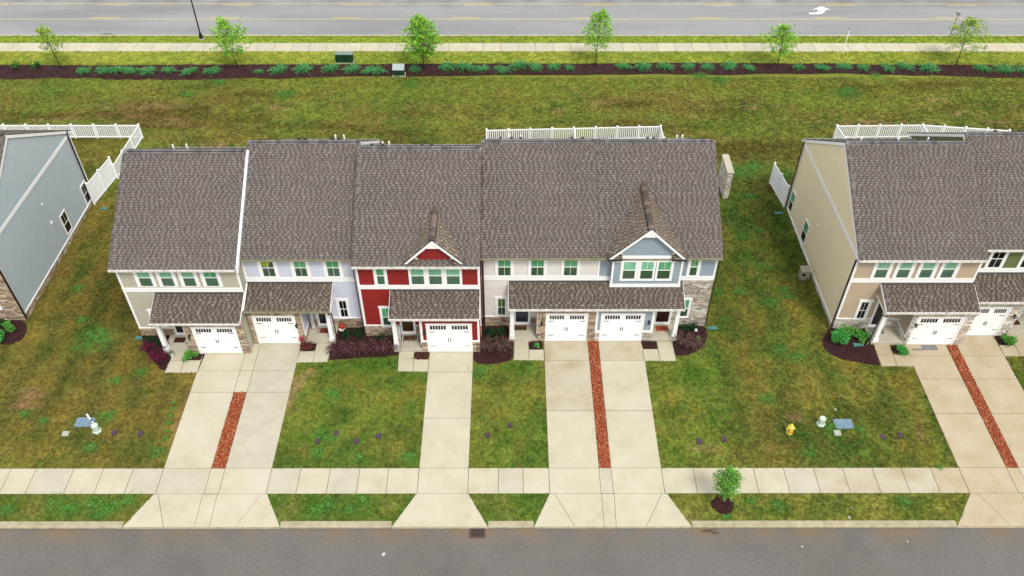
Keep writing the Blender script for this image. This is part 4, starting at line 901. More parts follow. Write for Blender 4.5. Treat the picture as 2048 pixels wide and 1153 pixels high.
downspout(u6, [(23.72, 38.05, 3.3), (23.7, 38.08, 3.05), (23.55, 38.4, 2.95), (23.5, 38.55, .3), (23.3, 38.35, .12)], r=.05)
downspout(u6, [(21.42, 52.95, 6.2), (21.40, 52.85, 6.0), (21.38, 52.82, .2)], r=.05)
for (px, py, sz) in ((1633, 452, .11), (1637, 418, .05)):
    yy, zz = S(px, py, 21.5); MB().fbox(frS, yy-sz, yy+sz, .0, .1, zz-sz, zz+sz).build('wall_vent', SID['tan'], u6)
Y = 40.86
u7, fF, fG, st7, I7 = unit('townhouse', 'olive green townhouse set back a little beside the taupe one', 'townhouse', 29.403, 37.2, Y, .32, 'olive', 'pale', Yg[7], (29.63, 32.95),
    (29.55, 36.4), WX(Y, 2007.5, 2034.8, 633.5), group='townhouses of the row at the right', sideL=True, rake=(True, False), garage=(G(1920, 671)[0], G(1992, 671)[0]), doorm=DOORS['wood'], porch_open='R', pipes=(), vents=(31.6, 33.2, 34.4, 35.0))
for k, (a, b) in enumerate(((1969.8, 1994.6), (2034, 2059), (2098, 2123))):
    p, q_ = WX(Y, a, b, 539.7); window(u7, fF, p, q_, 4.74, 6.30, 'black', 'dark', munt=True, tr=.17, head=False, tb=False)
lamp(u7, fG, 32.68, 1.95); st7.finish()
# --- blue-grey house at the left edge
Y = 40.85
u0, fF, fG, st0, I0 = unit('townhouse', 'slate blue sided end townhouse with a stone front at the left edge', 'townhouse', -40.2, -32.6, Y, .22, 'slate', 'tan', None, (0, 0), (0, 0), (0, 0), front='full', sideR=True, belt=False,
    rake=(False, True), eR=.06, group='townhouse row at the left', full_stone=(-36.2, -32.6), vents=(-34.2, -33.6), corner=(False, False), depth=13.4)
fF0 = lambda u, n, z: (u, Y-n, z)
st0.panel(fF0, -36.2, -32.62, 4.24, 6.2, 'F')
frR = lambda u, n, z: (-32.6+n, u, z)
for ya_, yb_, za_, zb_ in ((48.96, 49.76, .68, 2.32), (52.82, 53.6, .42, 2.05)): window(u0, frR, ya_, yb_, za_, zb_, 'black', 'black', munt=False, mtop=True, tr=.06, head=False, sill=False)
p, q_ = WX(Y, -14, 2, 617); window(u0, fF0, p, q_, F(0, 617, Y)[1], F(0, 617, Y)[1]+1.4, 'dark', 'dark', tr=.12)
for (px, py, sz) in ((83, 409, .05), (102, 446, .09), (138, 487, .05), (116, 541, .05)):
    yy, zz = S(px, py, -32.6); MB().fbox(frR, yy-sz, yy+sz, .0, .1, zz-sz, zz+sz).build('wall_vent', MT['white'], u0)
st0.finish()
downspout(u0, [(-32.5, 40.4, 6.4), (-32.5, 40.7, 6.2), (-32.5, 40.78, .2)], r=.07)
downspout(u0, [(-32.5, 54.0, 6.4), (-32.5, 53.85, 6.2), (-32.5, 53.82, .2)], r=.06)
for i in (I1, I2, I3, I4, I5, I6, I7, I0): pass
for (a, b, c, d) in ((-24.35, -16.7, 39.4, 52.3), (-16.75, -9.5, 40.1, 53), (-9.55, -1.8, 39.3, 52.3), (-1.85, 13, 40.2, 53.2), (21.5, 29.5, 39.95, 52.95), (29.4, 37.2, 40.8, 53.8), (-41, -32.6, 40.8, 53.8),
                     (-22.4, -16.8, 37.8, 39.5), (-16.8, -11.3, 38.6, 40.2), (-7.6, -1.8, 37.9, 39.5), (-.1, 10.8, 38.8, 40.3), (23.5, 29.5, 38.5, 40.1), (29.5, 37, 39.3, 40.9)):
    NOGRASS.append(rect(a, b, c, d))

# ------------------------------------------------------------------ fences
def fence_mesh(nm, x, y, z, m_): mb = MB(); mb.box(-x/2, x/2, -y/2, y/2, 0, z); return mesh_from(nm, mb.v, mb.f, m_)
BOARD = fence_mesh('board', .1635, .02, 1.75, MT['vinyl'])
PICK = fence_mesh('picket', .085, .022, 1.12, MT['vinyl'])
_m = MB(); _m.box(-.065, .065, -.065, .065, 0, 1.38).box(-.082, .082, -.082, .082, 1.38, 1.40); _m.add([(-.082, -.082, 1.40), (-.082, .082, 1.40), (.082, .082, 1.40), (.082, -.082, 1.40), (0, 0, 1.46)], [[0, 1, 4], [1, 2, 4], [2, 3, 4], [3, 0, 4]])
POST = mesh_from('post', _m.v, _m.f, MT['vinyl'])
def run(root, a, b, n, picket=True, first=True, h=1.0):
    a, b = Vector((*a, 0)), Vector((*b, 0)); d = b-a; L = d.length; d.normalize(); ang = math.atan2(d.y, d.x); pl = L/n
    for i in range(n+1):
        if i or first: put('post', POST, root, a+d*(pl*i), (0, 0, ang), (1, 1, h))
        if i == n: break
        q0, q1 = a+d*(pl*i+.07), a+d*(pl*(i+1)-.07); nn = Vector((-d.y, d.x, 0))*.028
        for z0, z1 in ((.08, .19), (1.20, 1.30)) if picket else ((.05, .17), (1.84, 1.94)):
            mb = MB(); mb.prism([tuple(q0-nn+Vector((0, 0, z0))), tuple(q0+nn+Vector((0, 0, z0))), tuple(q0+nn+Vector((0, 0, z1))), tuple(q0-nn+Vector((0, 0, z1)))], q1-q0).build('rail', MT['vinyl'], root)
        k = int((pl-.14)/.158 if picket else (pl-.14)/.172)
        for j in range(k):
            p = q0+(q1-q0)*((j+.5)/k)
            put('picket' if picket else 'board', PICK if picket else BOARD, root, p+Vector((0, 0, .14)), (0, 0, ang), (1, 1, 1) if picket else ((q1-q0).length/k/.165, 1, 1))

f1 = empty('picket_fence', (-31.4, 62.5, 0), 'white vinyl picket fence around the back yard of the slate blue townhouse', 'fence', 'white picket fences')
run(f1, (-50.4, 62.5), (-31.4, 62.5), 10); run(f1, (-31.4, 62.5), (-31.62, 56.75), 3, first=False)
f1b = empty('privacy_fence', (-32, 55, 0), 'solid white privacy fence panel beside the slate blue townhouse', 'fence', 'white privacy panels')
run(f1b, (-31.78, 56.85), (-32.35, 53.4), 2, picket=False, h=1.46)
f2 = empty('picket_fence', (5, 62, 0), 'white vinyl picket fence behind the cream and blue townhouses', 'fence', 'white picket fences')
run(f2, (-1.95, 61.75), (12.75, 62.35), 8); run(f2, (12.75, 62.35), (12.95, 53.4), 5, first=False); run(f2, (-1.95, 61.75), (-1.9, 53.4), 5, first=False); run(f2, (5.45, 62.0), (5.5, 53.4), 5, first=False)
f3 = empty('picket_fence', (34, 62, 0), 'white vinyl picket fence behind the taupe and olive townhouses', 'fence', 'white picket fences')
run(f3, (27.7, 62.42), (35.0, 62.55), 4); run(f3, (35.0, 62.55), (42.0, 61.7), 4, first=False); run(f3, (27.7, 62.42), (28.6, 53.2), 5, first=False); run(f3, (35.0, 62.55), (35.6, 54.), 5, first=False); run(f3, (42.0, 61.7), (42.6, 54), 4, first=False)
f3b = empty('privacy_fence', (21, 54.5, 0), 'solid white privacy fence panel at the back corner of the taupe townhouse', 'fence', 'white privacy panels')
run(f3b, (20.88, 56.05), (21.28, 53.05), 2, picket=False, h=1.46)

# ------------------------------------------------------------------ stone pier in the side yard
sp = empty('stone_wall', (16.85, 55.7, 0), 'freestanding stone garden wall with a flat cap between the two rows', 'wall')
MB().box(16.78, 17.12, 54.17, 56.40, -.1, 2.42).build('core', MORT, sp)
ss = Stones(sp, 'pale'); ss.panel(lambda u, n, z: (u, 54.17-n, z), 16.76, 17.14, 0, 2.42, 'F'); ss.panel(lambda u, n, z: (16.78-n, u, z), 54.15, 56.42, 0, 2.42, 'L'); ss.panel(lambda u, n, z: (17.12+n, u, z), 54.15, 56.42, 0, 2.42, 'R'); ss.finish()
MB().bbox(16.68, 17.22, 54.05, 56.52, 2.42, 2.54, .02).build('cap', CONB, sp)

# ------------------------------------------------------------------ foliage builders
def leaf_mesh(C, size, cols, up=.5, asp=.5, name='leaves', mats=None, direction=None):
    C = np.asarray(C, float); n = len(C)
    d = RG.normal(0, 1, (n, 3)) if direction is None else np.asarray(direction, float)+RG.normal(0, .25, (n, 3)); d[:, 2] *= .6 if direction is None else 1; d /= np.linalg.norm(d, axis=1)[:, None]
    nn = RG.normal(0, 1, (n, 3)); nn[:, 2] += up*3; s = np.cross(d, nn); s /= np.linalg.norm(s, axis=1)[:, None]
    sz = (size*RG.uniform(.65, 1.3, n))[:, None]
    fold = np.cross(s, d)*sz*.12
    V = np.stack([C-d*sz, C+s*sz*asp+fold, C+d*sz, C-s*sz*asp+fold], 1).reshape(-1, 3)
    Fq_ = (np.arange(n)[:, None]*4+np.arange(4)[None]).astype(np.int32)
    cols = np.asarray(cols); cc = cols[RG.integers(0, len(cols), n)]*RG.uniform(.75, 1.25, (n, 1))
    return mesh_from(name, V, Fq_, mats or LEAF, np.repeat(cc, 4, 0))
def c_(*a, k=1.0): return [lin(*x, k) for x in a]
TG = {'lime': c_((158, 202, 72), (132, 188, 66), (110, 170, 56), (176, 214, 96), (88, 148, 48)), 'yel': c_((168, 192, 80), (140, 176, 62), (112, 154, 52), (182, 200, 100), (92, 132, 42)),
      'deep': c_((98, 172, 58), (118, 190, 76), (74, 144, 48), (146, 208, 104), (56, 118, 38), (138, 112, 76))}
def tree(label, px, H, R, nl, colk, clear=.28, lean=(0, 0), seed=1, lsz=.085, sapling=False):
    rg = random.Random(seed); x, y = G(*px)
    t = empty('young_tree', (x, y, 0), label, 'tree', None if sapling else 'young trees planted in the long mulch bed')
    tp = [(x+lean[0]*k**1.5, y+lean[1]*k**1.5, H*.97*k) for k in (0, .25, .5, .75, 1)]
    r0 = .055 if not sapling else .032
    MB().tube(tp, [r0, r0*.8, r0*.6, r0*.38, r0*.12], 8).build('trunk', BARK, t, smooth=True)
    br = MB(); LC = []
    nb = int(16+nl/110)
    for i in range(nb):
        f = clear+(.98-clear)*(i+rg.random()*.6)/nb; az = i*2.4+rg.uniform(-.4, .4)
        prof = math.sin(math.pi*min(1, ((f-clear)/(1-clear))**.62*.93+.10))**.8
        L = R*prof*rg.uniform(.55, 1.15)
        b = Vector((x+lean[0]*f**1.5, y+lean[1]*f**1.5, H*.97*f)); up = .25+.5*f
        mid = b+Vector((math.cos(az), math.sin(az), up))*L*.5; e = b+Vector((math.cos(az), math.sin(az), up*.75))*L
        br.tube([b, mid, e], [r0*.28, r0*.18, .004], 4, cap=False)
        k = max(4, int(nl/nb/14*max(.35, prof)))
        for j in range(k):
            tt = rg.uniform(.25, 1.05) if j > k/4 else rg.uniform(.75, 1.08)
            p = b.lerp(mid, min(1, tt*2)) if tt < .5 else mid.lerp(e, (tt-.5)*2)
            q1 = p+Vector((rg.gauss(0, .16), rg.gauss(0, .16), rg.gauss(.02, .13)))*(R/1.5)
            br.tube([p, q1], [.006, .003], 3, cap=False)
            for _ in range(14): LC.append(q1+Vector((rg.gauss(0, .12), rg.gauss(0, .12), rg.gauss(0, .09)))*(R/1.5)**.5)
    br.build('branches', BARK, t)
    link('crown', leaf_mesh([tuple(v) for v in LC], lsz, TG[colk], up=.6, asp=.48, name='crown'), t)
    return t
tree('sparse thin young tree, leftmost in the mulch bed by the far sidewalk', (122, 138), 4.3, 1.25, 1700, 'yel', .36, (-.35, .0), 3, .08)
tree('airy young tree with spreading crown near the black street lamp', (475, 137), 5.1, 1.7, 4200, 'lime', .28, (-.4, 0), 5, .09)
tree('fullest bright green young tree beside the small utility pedestal', (848, 140), 5.5, 1.75, 8500, 'lime', .22, (-.15, 0), 7, .10)
tree('tall slim open young tree in the middle gap of the mulch bed', (1190, 136), 5.9, 1.6, 4200, 'lime', .34, (.25, 0), 9, .085)
tree('short rounded young tree left of the white marker post', (1553, 137), 4.45, 1.55, 3800, 'lime', .30, (-.1, 0), 12, .085)
tree('lopsided open young tree in front of the white road sign', (1912, 130), 4.7, 2.0, 2900, 'yel', .30, (-.2, 0), 15, .085)
tree('small street tree in a round mulch ring on the kerb strip', (1444.5, 1010), 3.35, .78, 4200, 'deep', .38, (-.1, 0), 21, .055, sapling=True)

def juniper_mesh(seed, rx=1.0, ry=.75, h=.34):
    rg = np.random.default_rng(seed); C, D = [], []
    for i in range(95):
        az = rg.uniform(0, 2*math.pi); L = rg.uniform(.45, 1.12); el = rg.uniform(.08, .75); n = 15
        for k in range(n):
            t = (k+.5)/n; r = t*L
            for _ in range(2):
                p = np.array([math.cos(az)*r*rx, math.sin(az)*r*ry, h*el*math.sin(min(1.6, t*2.0))+.05+h*.35*(1-t)])+rg.normal(0, .025, 3)
                a2 = az+rg.normal(0, .7); C.append(p); D.append((math.cos(a2), math.sin(a2), rg.uniform(.1, .7)))
    return leaf_mesh(C, .06, c_((88, 164, 92), (66, 140, 74), (108, 182, 112), (48, 110, 54), (132, 198, 136), k=.95), up=.3, asp=.26, name='juniper', direction=D)
JM = [juniper_mesh(i, 1.08, .9, .46) for i in (1, 2, 3)]
jun = [(122, 39, .8), (202, 38, 0)]
JUN = [(170, 141, .75), (208, 140, .85), (235, 140, .85), (262, 141, .8), (296, 142, .95), (339, 139, .75), (379, 142, .85), (424, 141, .85),
       (517.5, 142, .5), (557, 138, .95), (605, 138, 1.05), (661, 138, .9), (704, 137, .9), (733, 141, .6), (752, 141, 1.0), (829, 137, .7), (894, 133.5, .9), (930, 135, 1.0), (963, 136, .8),
       (1004, 138, .85), (1037, 132, .95), (1071, 133, .85), (1109, 132, .75), (1139, 134, .6), (1247, 131.5, .8), (1284, 133, .95), (1330, 134, .85), (1376, 132, .75), (1415, 132, .8), (1458, 132, .9), (1498, 134, .7),
       (1597, 133, .65), (1644, 134.5, .75), (1687, 131.5, .8), (1727, 133.5, .7), (1775, 136, .8), (1810, 133, .85), (1856, 135.5, 1.05), (1963, 137, .85), (2006, 138.5, .95), (2044, 138, .8), (-30, 142, .8), (2090, 139, .8)]
placed = ['at the left end', 'left of centre', 'right of centre', 'at the right end']
jlab = ['low spreading blue green juniper among the others in the long dark mulch bed', 'small compact blue green juniper in the long dark mulch bed', 'wide spreading blue green juniper in the long dark mulch bed']
for i, (px, py, s) in enumerate(JUN):
    x, y = G(px, py+5); s *= 1.02
    o = put('juniper', JM[i % 3], None, (x, y, 0), (0, 0, random.uniform(0, 6.28)), (s, s, s*random.uniform(.85, 1.15)))
    gaps = [(-99, 'left of the leftmost young tree'), (122, 'between the leftmost tree and the street lamp tree'), (475, 'between the street lamp tree and the fullest tree'), (848, 'between the fullest tree and the tall slim tree'), (1190, 'between the tall slim and the short rounded tree'), (1553, 'between the short rounded tree and the sign tree'), (1912, 'right of the tree before the road sign')]
    gi_ = max(k for k, g_ in enumerate(gaps) if px > g_[0]); nth = sum(1 for q_ in JUN if gaps[gi_][0] < q_[0] < px)
    tag(o, ['First', 'Second', 'Third', 'Fourth', 'Fifth', 'Sixth', 'Seventh', 'Eighth', 'Ninth', 'Tenth', 'Eleventh'][nth]+' juniper from the left '+gaps[gi_][1], 'shrub', 'junipers in the long mulch bed')
def round_shrub(label, px, r, h, cols, n=900, name='shrub', group=None, lsz=.05, z0=0, seed=None, asp=.5):
    x, y = G(*px) if len(px) == 2 else px[:2]; pts = []
    lob = [(RG.normal(0, .3), RG.normal(0, .3), RG.uniform(.35, .75), RG.uniform(.45, .75)) for _ in range(7)]
    while len(pts) < n:
        l = lob[RG.integers(0, 7)]; v = RG.normal(0, 1, 3); v /= np.linalg.norm(v); rr = l[3]*RG.uniform(.55, 1.08)
        p = np.array([l[0]+v[0]*rr*.8, l[1]+v[1]*rr*.8, l[2]+v[2]*rr*.5])
        if p[2] > .03: pts.append((p[0]*r, p[1]*r, p[2]*h))
    t = empty(name, (x, y, z0), label, 'shrub', group)
    C = np.array(pts)+np.array([x, y, z0]); link('foliage', leaf_mesh(C, lsz, cols, up=.5, asp=asp, name='foliage'), t)
    mb = MB(); 
    for k in range(6):
        a = k*1.05; mb.tube([(x, y, z0), (x+math.cos(a)*r*.5, y+math.sin(a)*r*.5, z0+h*.6)], [.015, .006], 4)
    mb.build('stems', BARK, t); return t
GRN = c_((88, 160, 62), (64, 134, 50), (112, 182, 84), (46, 104, 40), (132, 196, 92)); GRB = c_((60, 150, 62), (84, 176, 86), (44, 118, 50), (108, 196, 110)); DKG = c_((40, 78, 44), (30, 60, 34), (54, 96, 54), (24, 46, 28))
round_shrub('bright green rounded bush in the small bed beside the beige garage', (385, 718), .46, .75, GRN, 1100, lsz=.04)
round_shrub('large green bush at the outer corner of the taupe townhouse', (1676, 688), .72, 1.15, GRB, 2000, lsz=.05)
round_shrub('second tall green bush against the taupe corner downspout', (1690, 675), .5, 1.1, GRN, 1000, lsz=.05)
round_shrub('green bush under the ground floor window of the taupe townhouse', (1718, 679), .55, .85, GRN, 1300, lsz=.05)
round_shrub('small green bush between the taupe porch and driveway', (1801, 706), .40, .7, GRB, 800, lsz=.045)
round_shrub('leafy green bush between the olive garage and its porch', (2013, 688), .50, .85, GRN, 1100, lsz=.055)
round_shrub('light green bush nearest the stone corner of the slate blue townhouse', (24, 664), .50, .8, GRN, 1000, lsz=.05)
round_shrub('larger green bush cut by the left edge in the mulch bed', (3, 684), .62, .9, GRB, 1200, lsz=.05)
round_shrub('dark green bush against the stone wall at the left edge', (-3, 655), .45, .6, DKG, 600)
round_shrub('tiny green plant in the small bed by the cream porch', (1073, 694), .22, .3, GRB, 220, lsz=.045)
for (px, py), r, lab in (((690, 676), .42, 'dark green bush below the red ornament by the lavender wall'), ((716, 674), .4, 'dark green bush at the corner of the lavender and red townhouses'), ((765, 683), .42, 'dark green bush at the foot of the red townhouse stone base'), ((783, 684), .38, 'dark green bush next to the red porch post'),
                        ((978, 668), .5, 'dark green bush close to the brown downspout by the cream wall'), ((1003, 668), .45, 'dark green bush below the cream ground floor window'), ((992, 684), .4, 'dark green bush in front of the pair below the cream window'),
                        ((1362, 660), .42, 'green bush against the blue townhouse stone wall beside the post'), ((1385, 661), .42, 'round green bush next to the white ball by the blue townhouse'), ((1396, 681), .25, 'small green plant near the curved edge of the blue townhouse bed'),
                        ((300, 684), .36, 'dark green bush by the beige stone base near the splash block'), ((322, 688), .42, 'dark green bush beside the beige porch post')):
    round_shrub(lab, (px, py), r, r*1.35, DKG if r > .3 else GRN, 650, lsz=.042)
def feather_shrub(label, px, r, h, cols, n=70, group='burgundy shrubs in the front beds', lsz=.032):
    x, y = G(*px); C, D, mb = [], [], MB()
    for i in range(n):
        az = RG.uniform(0, 2*math.pi); L = r*RG.uniform(.55, 1.15); hh = h*RG.uniform(.6, 1.1); P = []
        for k in range(10):
            t = (k+1)/10; P.append((x+math.cos(az)*L*t**1.15, y+math.sin(az)*L*t**1.15, .03+hh*math.sin(t*2.15)))
            for _ in range(3): C.append(np.array(P[-1])+RG.normal(0, .025, 3)); D.append((math.cos(az+RG.normal(0, .5)), math.sin(az+RG.normal(0, .5)), .5-t))
        if i % 3 == 0: mb.tube([(x, y, .0)]+P[::3], .006, 3, cap=False)
    t = empty('burgundy_shrub', (x, y, 0), label, 'shrub', group); mb.build('stems', BARK, t)
    link('foliage', leaf_mesh(C, lsz, cols, up=.3, asp=.42, name='foliage', direction=D), t); return t
BUR = c_((104, 58, 66), (84, 46, 54), (128, 84, 90), (66, 34, 40), (150, 116, 122), (72, 40, 40)); PUR = c_((112, 34, 64), (84, 26, 48), (140, 60, 92), (60, 20, 36)); DUS = c_((120, 96, 92), (96, 72, 70), (142, 118, 114), (76, 54, 52), (104, 78, 80))
feather_shrub('purple shrub at the outer edge of the beige townhouse bed', (297, 703), .5, .6, PUR, 60); feather_shrub('large purple shrub beside the beige porch walk', (320, 722), .68, .75, PUR, 95)
for px, lab in (((676, 707), 'burgundy shrub beside the lavender walk, first of the long hedge'), ((697, 706), 'second burgundy shrub of the hedge from the lavender walk'), ((718, 707), 'third burgundy shrub of the hedge, below the wall corner'), ((740, 705), 'fourth burgundy shrub of the hedge, left of centre of red wall'), ((762, 703), 'fifth burgundy shrub of the hedge, in front of red wall'), ((783, 701), 'last burgundy shrub of the hedge by the red porch')):
    feather_shrub(lab, px, .72, .72, BUR, 80)
feather_shrub('dusty burgundy shrub beside the red garage', (973, 700), .72, .75, DUS, 95); feather_shrub('dusty burgundy shrub beside the cream walk', (1003, 700), .72, .75, DUS, 95)
feather_shrub('dusty burgundy shrub at the blue porch post', (1365, 690), .68, .8, DUS, 95); feather_shrub('dusty burgundy shrub in the middle of the curved blue bed', (1384, 697), .68, .75, DUS, 95)
feather_shrub('small russet shrub in the bed by the lavender garage', (615, 699), .42, .45, c_((112, 52, 44), (84, 40, 34), (130, 80, 64)), 45)
for k, (px, lab) in enumerate((((34, 139), 'small dark green bush at the far left of the long mulch bed'), ((76, 138), 'second small dark green bush in the long mulch bed'))):
    round_shrub(lab, px, .5, .7, GRN[1:4]+DKG, 700, lsz=.05)
# pink flowers in front of the lavender porch
fl = round_shrub('pink flower clump in front of the lavender porch', (607, 690), .26, .35, c_((196, 70, 98), (214, 104, 128), (170, 44, 70)), 260, name='flower_clump', lsz=.04, z0=.42); fl['category'] = 'flowers'
MB().lathe(*G(607, 690), [(.03, .10), (.10, .13), (.40, .17), (.44, .17)]).build('flower_pot', MORT, fl)
# clover and weed patches
LC = []
for px, py, r in WEEDS:
    x, y = G(px, py); n = int(620*r*r+60)*2
    a = RG.uniform(0, 6.28, n); rr = r*RG.uniform(0, 1, n)**.6*RG.uniform(.4, 1.35, n)*(1+.25*np.sin(a*3+px))
    pts = np.stack([x+np.cos(a)*rr, y+np.sin(a)*rr*.8, RG.uniform(.0, .065, n)], 1)
    k = vnoise(pts[:, 0], pts[:, 1], .22, 7) > .42; LC.append(pts[k])
LC = np.concatenate(LC); me = leaf_mesh(LC, .034, c_((92, 150, 66), (76, 132, 54), (110, 166, 78), (98, 152, 60), (130, 180, 94), k=.85), up=1.0, asp=.6, name='clover'); o = link('clover_patches', me); tag(o, kind='stuff')

# ------------------------------------------------------------------ street furniture and small things
def at(px, py, z=0): return G(px, py, z)
# street lamp
x, y = at(403, 78); t = empty('street_lamp', (x, y, 0), 'black street lamp post on a round concrete foot by the far road', 'street lamp')
MB().lathe(x, y, [(-.05, .32), (.06, .32), (.07, .30)], 14).build('footing', CONC, t)
MB().lathe(x, y, [(.07, .24), (.12, .24), (.2, .19), (.5, .15), (.62, .13), (.7, .08)], 12).build('base', MT['black'], t)
MB().tube([(x, y, .6), (x, y, 7.4)], [.075, .05], 10).build('pole', MT['black'], t)
MB().tube([(x, y, 7.2), (x, y+.5, 7.6), (x, y+1.3, 7.65)], [.04, .035, .03], 8).build('arm', MT['black'], t)
MB().box(x-.16, x+.16, y+1.1, y+1.75, 7.56, 7.70).build('lamp_head', MT['black'], t)
# marker post
x, y = at(1686, 105); t = empty('marker_post', (x, y, 0), 'slim white marker post standing in the grass by the far sidewalk', 'post')
MB().tube([(x, y, -.05), (x, y, 2.35)], .045, 8).build('post_body', MT['vinyl'], t); MB().tube([(x, y, 2.35), (x, y, 2.42)], [.05, .03], 8).build('cap', MT['black'], t)
# road sign
x, y = at(1899, 75); t = empty('road_sign', (x, y, 0), 'white road sign on a dark metal post beside the far road', 'road sign')
MB().box(x-.03, x+.03, y-.03, y+.03, -.1, 2.35).build('post', mat('galvanised', (.10, .10, .11), .5, metal=.5), t)
ang = math.radians(-52)
sg = MB().box(-.31, .31, -.008, .008, -.38, .38).build('sign_plate', WPT, None); sg.parent = t; sg.location = (0, -.04, 2.45); sg.rotation_euler = (0, 0, ang)
def text(name, s, size, m_, parent, loc, rot, ex=.004):
    c = bpy.data.curves.new(name, 'FONT'); c.body = s; c.size = size; c.align_x = 'CENTER'; c.align_y = 'CENTER'; c.extrude = ex; c.space_line = .8
    o = bpy.data.objects.new(name, c); col.objects.link(o)
    dg = bpy.context.evaluated_depsgraph_get(); me = bpy.data.meshes.new_from_object(o.evaluated_get(dg)); bpy.data.objects.remove(o); me.materials.clear(); me.materials.append(m_)
    r = bpy.data.objects.new(name, me); col.objects.link(r); r.parent = parent; r.location = loc; r.rotation_euler = rot; return r
text('lettering', 'SPEED\nLIMIT\n35', .17, MT['black'], t, (math.sin(ang)*.012, -.04-math.cos(ang)*.012, 2.45), (math.pi/2, 0, ang))
# utility boxes
def util_box(label, px0, px1, py, d, h, name, sl=.0, top=None):
    x0, y0 = at(px0, py); x1, _ = at(px1, py); t = empty(name, ((x0+x1)/2, y0+d/2, 0), label, 'utility box')
    gm = mat('utility_green', lin(34, 84, 52, .6), .45, c2=lin(28, 70, 44, .6), scale=3)
    MB().bbox(x0-.08, x1+.08, y0-.06, y0+d+.08, -.05, .05, .02).build('pad', CONB, t)
    MB().prism([(x0, y0, .05), (x0, y0+d, .05), (x0, y0+d, h+sl), (x0, y0, h)], (x1-x0, 0, 0)).build('cabinet', gm, t)
    MB().prism([(x0-.02, y0-.03, h), (x0-.02, y0+d+.02, h+sl), (x0-.02, y0+d+.02, h+sl+.05), (x0-.02, y0-.03, h+.05)], (x1-x0+.04, 0, 0)).build('lid', mat('utility_lid', lin(126, 156, 146, .6) if top is None else top, .4), t)
    MB().box((x0+x1)/2-.012, (x0+x1)/2+.012, y0-.012, y0-.002, .1, h-.05).build('door_seam', MT['black'], t); MB().box((x0+x1)/2+.05, (x0+x1)/2+.1, y0-.04, y0-.002, h*.5, h*.5+.12).build('handle', MT['black'], t)
util_box('dark green transformer cabinet standing in the grass behind the junipers', 672, 706.5, 127, .55, .88, 'transformer_box')
util_box('small green utility pedestal with pale sloping top in the mulch', 786, 809, 153, .65, .62, 'utility_pedestal', sl=.28, top=lin(190, 205, 205, .6))
for (px, py), lab in (((195, 863), 'pale hexagonal pedestal next to the blue grey lid in the left lawn'), ((1641, 849), 'pale hexagonal pedestal in the right lawn beside the yellow hydrant')):
    x, y = at(px, py); t = empty('cable_pedestal', (x, y, 0), lab, 'pedestal'); pm = mat('pedestal_plastic', lin(206, 226, 210, .72), .5)
    MB().tube([(x, y, -.02), (x, y, .10), (x, y, .14)], [.27, .27, .21], 6).build('base', pm, t); MB().tube([(x, y, .10), (x, y, .50)], [.205, .20], 6).build('body', pm, t); MB().tube([(x, y, .50), (x, y, .60), (x, y, .64)], [.215, .21, .15], 6).build('cap', pm, t)
# flag stake
x, y = at(186, 846); t = empty('cable_marker', (x, y, 0), 'short white and black cable marker leaning beside the left pedestal', 'marker')
MB().tube([(x, y, 0), (x-.03, y, .22)], .045, 6).build('stub', MT['vinyl'], t); MB().tube([(x-.03, y, .22), (x-.05, y, .32)], .06, 6).build('collar', MT['black'], t); MB().tube([(x-.05, y, .32), (x-.16, y+.08, .78)], [.05, .06], 6).build('tube', MT['vinyl'], t); MB().tube([(x-.16, y+.08, .78), (x-.18, y+.09, .84)], .05, 6).build('cap', MT['black'], t)
# hydrant
x, y = at(1578, 866); t = empty('fire_hydrant', (x, y, 0), 'yellow fire hydrant with an orange front cap in the right lawn', 'fire hydrant')
hy = mat('hydrant_yellow', lin(232, 216, 96, .7), .4); ho = mat('hydrant_orange', lin(240, 176, 60, .7), .4)
MB().lathe(x, y, [(0, .19), (.06, .19), (.07, .14), (.5, .14), (.52, .2), (.58, .2), (.60, .16), (.72, .12), (.78, .05), (.84, .05), (.86, .02)], 12).build('barrel', hy, t, smooth=False)
for s in (-1, 1): MB().tube([(x, y, .42), (x+.25*s, y, .42)], .075, 8).build('side_outlet', hy, t)
MB().tube([(x, y, .38), (x, y-.2, .38)], .11, 10).build('front_outlet', ho, t); MB().tube([(x-.02, y-.2, .38), (x-.02, y-.29, .38)], .12, 8).build('front_cap', ho, t)
# lids
LB = mat('lid_blue_grey', lin(136, 164, 186, .66), .5, c2=lin(112, 138, 160, .66), scale=7, amt=.9, fine=.1); LG = mat('lid_pale', lin(190, 192, 176, .64), .7); LP = mat('lid_purple', lin(76, 60, 88, .62), .6, c2=lin(100, 60, 84, .6), scale=6); LF = mat('lid_rim', lin(70, 56, 62, .6), .7)
def lid(label, px, w_, d_, m_, rim, corner, name='meter_lid', cat='cover', group=None, h=.03):
    x, y = at(*px); t = empty(name, (x, y, 0), label, cat, group)
    def rr(a, b, z, c): 
        P = []
        for sx, sy, a0 in ((1, 1, 0), (-1, 1, 90), (-1, -1, 180), (1, -1, 270)):
            for k in range(4): an = math.radians(a0+30*k); P.append((x+sx*(a-c)+c*math.cos(an), y+sy*(b-c)+c*math.sin(an), z))
        return P
    MB().prism(rr(w_/2+.03, d_/2+.03, -.02, corner+.02), (0, 0, h+.015)).build('rim', rim, t); MB().prism(rr(w_/2, d_/2, h-.01, corner), (0, 0, .02)).build('lid', m_, t)
lid('large rounded blue grey cover in the left lawn', (170, 845), 1.08, .66, LB, LB, .12); lid('large rounded blue grey cover in the right lawn', (1687, 848.5), 1.08, .68, LB, LB, .12)
lid('small pale raised box left of the blue grey cover', (132, 869), .34, .28, LG, LG, .02, h=.1); lid('small pale raised box below the right blue grey cover', (1674, 868), .34, .30, LG, LG, .02, h=.12)
